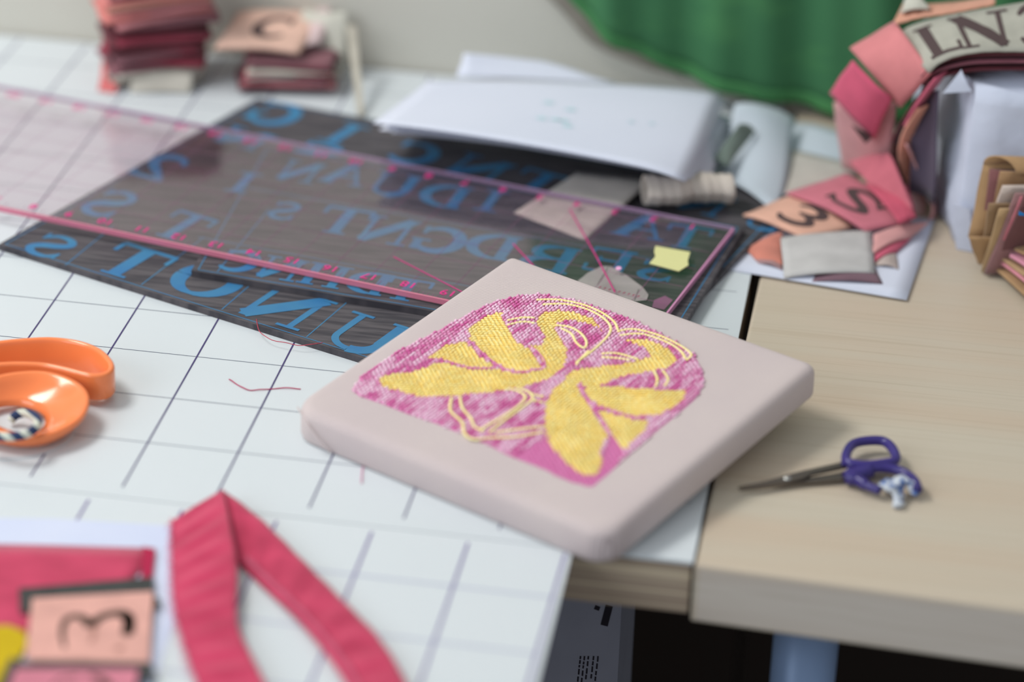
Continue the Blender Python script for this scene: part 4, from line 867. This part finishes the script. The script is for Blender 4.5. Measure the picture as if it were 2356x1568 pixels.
for k, (lb, L, R, rgb) in enumerate((
    ('dark maroon layer edge along the inside of the draped pile', ((2140, 188, 25), (2086, 262, 24.9), (2052, 330, 24.9), (2036, 420, 24.8)), ((2152, 178, 27), (2104, 250, 27), (2068, 320, 27), (2060, 424, 26)), (96, 48, 56)),
    ('bright rose layer edge on the inner bend of the draped pile', ((2150, 182, 24.6), (2104, 246, 24.5), (2080, 290, 24.5)), ((2182, 160, 26), (2130, 232, 26), (2098, 292, 26)), (210, 104, 128)),
    ('peach layer edge curling down the inner bend of the draped pile', ((2112, 250, 24.4), (2076, 310, 24.3), (2068, 370, 24.2), (2092, 430, 24.2)), ((2136, 240, 25), (2100, 310, 25), (2096, 370, 25), (2118, 420, 25)), (224, 160, 138)),
    ('brown layer edge low on the inner bend of the draped pile', ((2050, 330, 24.6), (2050, 390, 24.4), (2078, 424, 24.2)), ((2080, 340, 25.4), (2078, 390, 25.4), (2104, 424, 25.2)), (92, 62, 60)),
    ('pale pink outer loop of the draped pile touching the desk', ((2084, 330, 24), (2128, 430, 23.6), (2146, 490, 23), (2110, 528, 22.4), (2040, 556, 21.6)), ((2100, 330, 26), (2144, 420, 26), (2162, 490, 25), (2124, 540, 23.5), (2040, 572, 21.4)), (216, 160, 160)),
    ('inner pale tag of the loop beside the deep rose tip', ((2070, 430, 24), (2100, 470, 23.8), (2096, 506, 23.4)), ((2108, 424, 25), (2132, 470, 24.6), (2112, 516, 23.6)), (220, 184, 180)))):
    pstrip(lb, Yp(*L), Yp(*R), rgb, seed=40+k, th=.16)
ptag('fabric_tag', 'deep rose pointed tag tip lying on the lettered pink tag', [at(1990, 425, 2.2), at(2070, 512, 1.5), at(2106, 500, 1.6), at(2086, 428, 2.4)], (208, 94, 116), seed=25, group=LD, th=.15)
ptag('fabric_tag', 'pink tag printed with a dark S on the pile beside the blocks', [at(1808, 444, 1.35), at(1990, 530, .95), at(2098, 510, 1.1), at(1948, 400, 1.9)], (208, 122, 136), 'S', seed=26, s0=.25, s1=.8, t0=.25, t1=.85, th=.16)
ptag('fabric_tag', 'peach tag printed with a dark 3 at the left of the pink pile', [at(1710, 494, .75), at(1850, 552, .55), at(1962, 520, .7), at(1832, 446, 1.1)], (230, 180, 158), '3', seed=27, s0=.22, s1=.85, t0=.2, t1=.85, th=.14)
ptag('fabric_tag', 'pale grey linen square in front of the pink pile', [at(1804, 640, .3), at(2014, 628, .35), at(2004, 534, .8), at(1796, 548, .8)], (200, 198, 196), seed=28, th=.08, wr=.03)
ptag('fabric_tag', 'small orange-pink tag edge left of the grey linen square', [at(1740, 598, .22), at(1802, 612, .22), at(1800, 535, .4), at(1716, 574, .3)], (220, 140, 122), seed=29, th=.1, wr=.04)
ptag('fabric_tag', 'mauve tag under the orange-pink tag edge', [at(1745, 606, .2), at(1800, 622, .2), at(1800, 580, .22), at(1730, 590, .2)], (176, 140, 140), seed=30, th=.06, wr=.02)
ptag('fabric_tag', 'long pale pink tag edge right of the grey linen square', [at(2008, 585, .5), at(2090, 548, .5), at(2140, 512, .8), at(2010, 540, .9)], (218, 160, 158), seed=31, th=.12, wr=.03)
ptag('fabric_tag', 'deep pink tag edge just under the long pale pink one', [at(2008, 606, .3), at(2060, 582, .3), at(2100, 545, .4), at(2008, 588, .4)], (206, 96, 120), seed=32, th=.1, wr=.02)
ptag('fabric_tag', 'outlined beige triangular tag corner right of the linen square', [at(2010, 612, .2), at(2068, 620, .2), at(2058, 560, .3), at(2012, 580, .3)], (196, 180, 172), seed=33, th=.06, wr=.02)
ptag('fabric_tag', 'dark mauve printed tag corner below the linen square', [at(1868, 648, .2), at(2032, 654, .2), at(2014, 618, .26), at(1880, 626, .24)], (128, 98, 110), seed=34, th=.04, wr=.02)

# ================================================================== KRAFT BUNDLES
kraft = (176, 142, 104)
kb_ = thing('kraft_bundle', 'bundle of folded brown kraft paper and fabric standing at the right edge', 'bundle', tuple(at(2262, 628, 0)))
def part(name, c, rgb, par, bulge=(0, 0, 0), seed=0, th=.12, wr=.05, lbl=None):
    o = obj(name, *solidify(quadpatch(c, bulge=bulge, seed=seed, wr=wr), th), cloth(rgb), par, smooth=True)
    if lbl: lab(o, lbl)
    return o
def up(u0, v0, z0, u1, v1, Y1, dx=9, dy=1.5):
    dy = min(dy, 1.5)
    a = at(u0, v0, z0); b_ = at(u1, v1, Y=Y1); d = Vector((dx, dy, 0)); return [a, a+d, b_+d, b_]
part('kraft_sheet', up(2228, 545, 2.2, 2262, 376, 17.6), kraft, kb_, seed=1)
part('kraft_sheet', up(2250, 606, .4, 2228, 545, 15.6, 8, 3), kraft, kb_, seed=11)
roll3 = [[at(2262+(0), 376, Y=17.6)+Vector((9*j/9, 1.5*j/9, 0))+Vector((1.1*(1-math.cos(a))*.9, -.55*(1-math.cos(a)), .75*math.sin(a))) for j in range(10)] for a in [k*PI/8 for k in range(9)]]
obj('kraft_fold', *solidify(roll3, .1), cloth(kraft), kb_, smooth=True)
part('fabric_layer', up(2246, 590, .6, 2278, 392, 17.2, 8, 3), (132, 88, 88), kb_, seed=2, th=.5)
part('kraft_sheet', up(2262, 560, 1.2, 2302, 396, 16.6, 8, 2.6), (166, 132, 98), kb_, seed=3, th=.2)
part('kraft_sheet', up(2252, 608, .3, 2276, 470, 15.4, 5, 1.6), (150, 122, 92), kb_, seed=4, th=.2)
part('fabric_layer', up(2270, 545, 2.0, 2306, 430, 15.8, 7, 2.4), (206, 190, 180), kb_, seed=5, th=.3, lbl='pale linen layer')
part('kraft_sheet', up(2258, 624, .2, 2300, 480, 15.0, 5, 1.6), (178, 148, 110), kb_, seed=6, th=.2)
part('fabric_layer', up(2266, 630, .2, 2336, 446, 15.0, 6, 2), (150, 112, 112), kb_, seed=7, th=.25)
part('fabric_layer', up(2276, 622, .3, 2348, 452, 14.6, 6, 2), (188, 112, 122), kb_, seed=8, th=.14, lbl='rose layer')
part('fabric_layer', up(2284, 618, .4, 2356, 450, 14.4, 6, 2), (112, 76, 76), kb_, seed=9, th=.3)
part('blue_thread', [at(2344, 494, Y=14), at(2372, 502, Y=14), at(2372, 494, Y=14), at(2344, 486, Y=14)], (30, 120, 190), kb_, th=.05)
k2 = thing('kraft_bundle', 'lower kraft paper bundle lying flat in the right corner with a pink edge', 'bundle', tuple(at(2330, 660, 0)))
part('kraft_sheet', [at(2282, 612, .5), at(2460, 770, .5), at(2500, 660, .8), at(2318, 590, .9)], kraft, k2, seed=1, th=.14)
part('fabric_layer', [at(2292, 598, 1.0), at(2460, 730, 1.0), at(2500, 640, 1.2), at(2320, 585, 1.2)], (222, 148, 160), k2, seed=2, th=.14, lbl='pink layer')
part('kraft_sheet', [at(2296, 590, 1.3), at(2460, 712, 1.3), at(2500, 630, 1.5), at(2330, 575, 1.4)], (186, 154, 116), k2, seed=3, th=.14)
part('fabric_layer', [at(2322, 590, 1.75), at(2460, 670, 1.7), at(2500, 610, 1.8), at(2336, 575, 1.8)], (220, 150, 170), k2, seed=4, th=.2, lbl='bright pink layer')
part('kraft_sheet', [at(2334, 572, 2.2), at(2460, 640, 2.2), at(2500, 580, 2.2), at(2356, 555, 2.3)], kraft, k2, seed=5, th=.14)
part('kraft_sheet', [at(2310, 596, .25), at(2460, 745, .25), at(2500, 690, .25), at(2340, 600, .25)], (150, 122, 92), k2, seed=6, th=.4)

# ================================================================== CRIMSON STRAP AND PATCHWORK, BOTTOM LEFT
crim = mat('crimson_cloth', sr(204, 62, 98), .85, .15, noise=(sr(178, 46, 80), (30, 60, 30), 3, .35, .7), bump=('noise', (900, 900, 900), .3, .0005), sheen=.3)
sp = at(520, 1300, 0); stp = thing('crimson_strap', 'crimson fabric strap folded into an upside-down V on the near mat', 'strap', (sp.x, sp.y, MZ))
def zz(P): return [at(u, v, z) for u, v, z in P]
GL_ = strip(zz(((396, 1200, .25), (397, 1300, .3), (402, 1400, .35), (432, 1510, .35), (480, 1640, .3))), zz(((514, 1126, .9), (533, 1220, 1.15), (546, 1310, 1.05), (546, 1430, .8), (585, 1520, .7), (650, 1650, .6))), 12, 60, 3, .09, 11)
GR_ = strip(zz(((514, 1128, .75), (600, 1194, .7), (700, 1292, .6), (790, 1382, .6), (868, 1462, .6), (922, 1545, .6), (965, 1650, .6))), zz(((528, 1276, .22), (600, 1345, .3), (680, 1420, .4), (748, 1500, .45), (800, 1580, .45), (835, 1660, .45))), 10, 60, 5, .06, 10)
obj('strap_arm', *solidify(GL_, .1), crim, stp, smooth=True); obj('strap_arm', *solidify(GR_, .1), crim, stp, smooth=True)
seamg = [[GR_[i][8].lerp(GR_[i][7], k/3*1.0)+Vector((0, 0, .09+.03*math.sin(PI*k/3))) for k in range(4)] for i in range(6, 60)]
lab(obj('stitched_seam', *solidify(seamg, .05), mat('crimson_seam', sr(196, 92, 118), .85, .15), stp, smooth=True), 'paler raised seam')
fr_ = []; rnd = random.Random(2)
for i in range(60):
    p = GL_[i][0]
    for _ in range(3):
        q = p+Vector((rnd.uniform(-.28, -.08), rnd.uniform(-.3, .3), rnd.uniform(-.05, .1))); fr_.append(tube([p+Vector((.08, rnd.uniform(-.3, .3), .08)), (p+q)/2+Vector((0, 0, .08)), q], .022, 4))
lab(obj('frayed_edge', *join(fr_), mat('frayed_thread', sr(226, 104, 140), .8, .2), stp), 'pale frayed threads')
def flat(name, lbl, cat, P, z0, z1, m, group=None):
    return tag(obj(name, *prism([tuple(v2(at(u, v, z1))) for u, v in P], z0, z1), m), lbl, cat, group)
flat('tracing_paper', 'thin lilac-white tracing sheet under the patchwork at bottom left', 'paper', [(-90, 1190), (120, 1192), (392, 1208), (404, 1420), (330, 1640), (-90, 1640)], .135, .155, mat('tracing', sr(212, 218, 238), .6, .3, noise=(sr(204, 212, 236), (14, 14, 14), 2, .35, .65)))
sheet('crimson_cloth', 'flat crimson cloth rectangle at the left edge under the black felt', 'cloth', [at(-80, 1480, .2), at(230, 1440, .2), at(357, 1260, .26), at(-80, 1250, .26)], crim, seed=3, wr=.02, th=.05)
lab(obj('pressed_corner', *solidify(quadpatch([at(322, 1345, .3), at(350, 1338, .3), at(357, 1264, .32), at(330, 1256, .32)], seed=1), .04), mat('crimson_dark', sr(176, 44, 78), .85, .15), asroot([o for o in COL.objects if o.name.startswith('crimson_cloth')][0])), 'darker folded corner')
flat('yellow_cloth', 'mustard yellow cloth scrap at the left edge beside the peach tag', 'cloth', [(-80, 1440), (20, 1437), (58, 1452), (64, 1480), (40, 1520), (8, 1600), (-80, 1640)], .3, .34, mat('yellow_cloth', sr(206, 178, 34), .85, .15, noise=(sr(190, 162, 30), (30, 30, 30), 2, .3, .7)))
felt = mat('black_felt', sr(62, 64, 62), .95, .1, noise=(sr(48, 50, 48), (90, 90, 90), 3, .3, .7), sheen=.3)
flat('felt_patch', 'black felt backing behind the peach tag with the 3', 'felt', [(43, 1352), (352, 1326), (354, 1372), (366, 1374), (368, 1392), (354, 1396), (344, 1515), (62, 1512), (75, 1405), (46, 1408)], .35, .43, felt)
V, F = prism([tuple(v2(at(u, v, .5))) for u, v in [(74, 1376), (352, 1360), (344, 1522), (58, 1516)]], .44, .52)
t3 = tag(obj('fabric_tag', V, F, cloth((228, 172, 160))), 'peach fabric tag printed with a sideways dark 3, bottom left', 'fabric tag')
def strokes(S, z, m, par, name, lbl):
    out_ = []
    for P, w0 in S:
        Q = [at(u, v, z) for u, v in P]; Q = smooth([(q.x, q.y, 0) for q in Q], 5) if len(Q) > 2 else Q
        wl = w0 if not isinstance(w0, tuple) else [w0[0]+(w0[1]-w0[0])*i/(len(Q)-1) for i in range(len(Q))]
        v, f = ribbon2([(q[0], q[1]) for q in Q], wl); out_.append(([(a, b_, z) for a, b_ in v], f))
    return lab(obj(name, *join(out_), m, par), lbl)
ink3 = mat('ink_brown', sr(84, 68, 60), .85, .15)
strokes([([(149, 1490), (143, 1456), (150, 1428), (172, 1416), (196, 1424), (211, 1440)], (.16, .62)), ([(211, 1438), (228, 1421), (256, 1411), (284, 1410), (297, 1425), (293, 1458)], (.5, .62)), ([(284, 1412), (298, 1430), (291, 1462)], (.7, .25))], .535, ink3, asroot(t3), 'letter', 'sideways dark 3')
strokes([([(213, 1436), (216, 1455), (210, 1476)], (.3, .2)), ([(268, 1488), (282, 1494)], .5)], .533, mat('ink_faint', sr(176, 130, 118), .85, .15), asroot(t3), 'letter', 'faint part of the print')
flat('felt_patch', 'black felt backing behind the lower pink tag at the bottom edge', 'felt', [(12, 1540), (24, 1512), (60, 1522), (345, 1524), (357, 1540), (350, 1552), (322, 1556), (300, 1640), (-30, 1640)], .535, .61, felt)
V, F = prism([tuple(v2(at(u, v, .7))) for u, v in [(36, 1537), (318, 1538), (296, 1660), (-10, 1660)]], .62, .7)
t4 = tag(obj('fabric_tag', V, F, cloth((216, 132, 150))), 'lower pink fabric tag cut off by the bottom edge', 'fabric tag')
strokes([([(118, 1580), (140, 1562), (180, 1556)], (.1, .3)), ([(205, 1552), (235, 1562), (250, 1580)], (.3, .5))], .712, ink3, asroot(t4), 'letter', 'top of a dark letter')
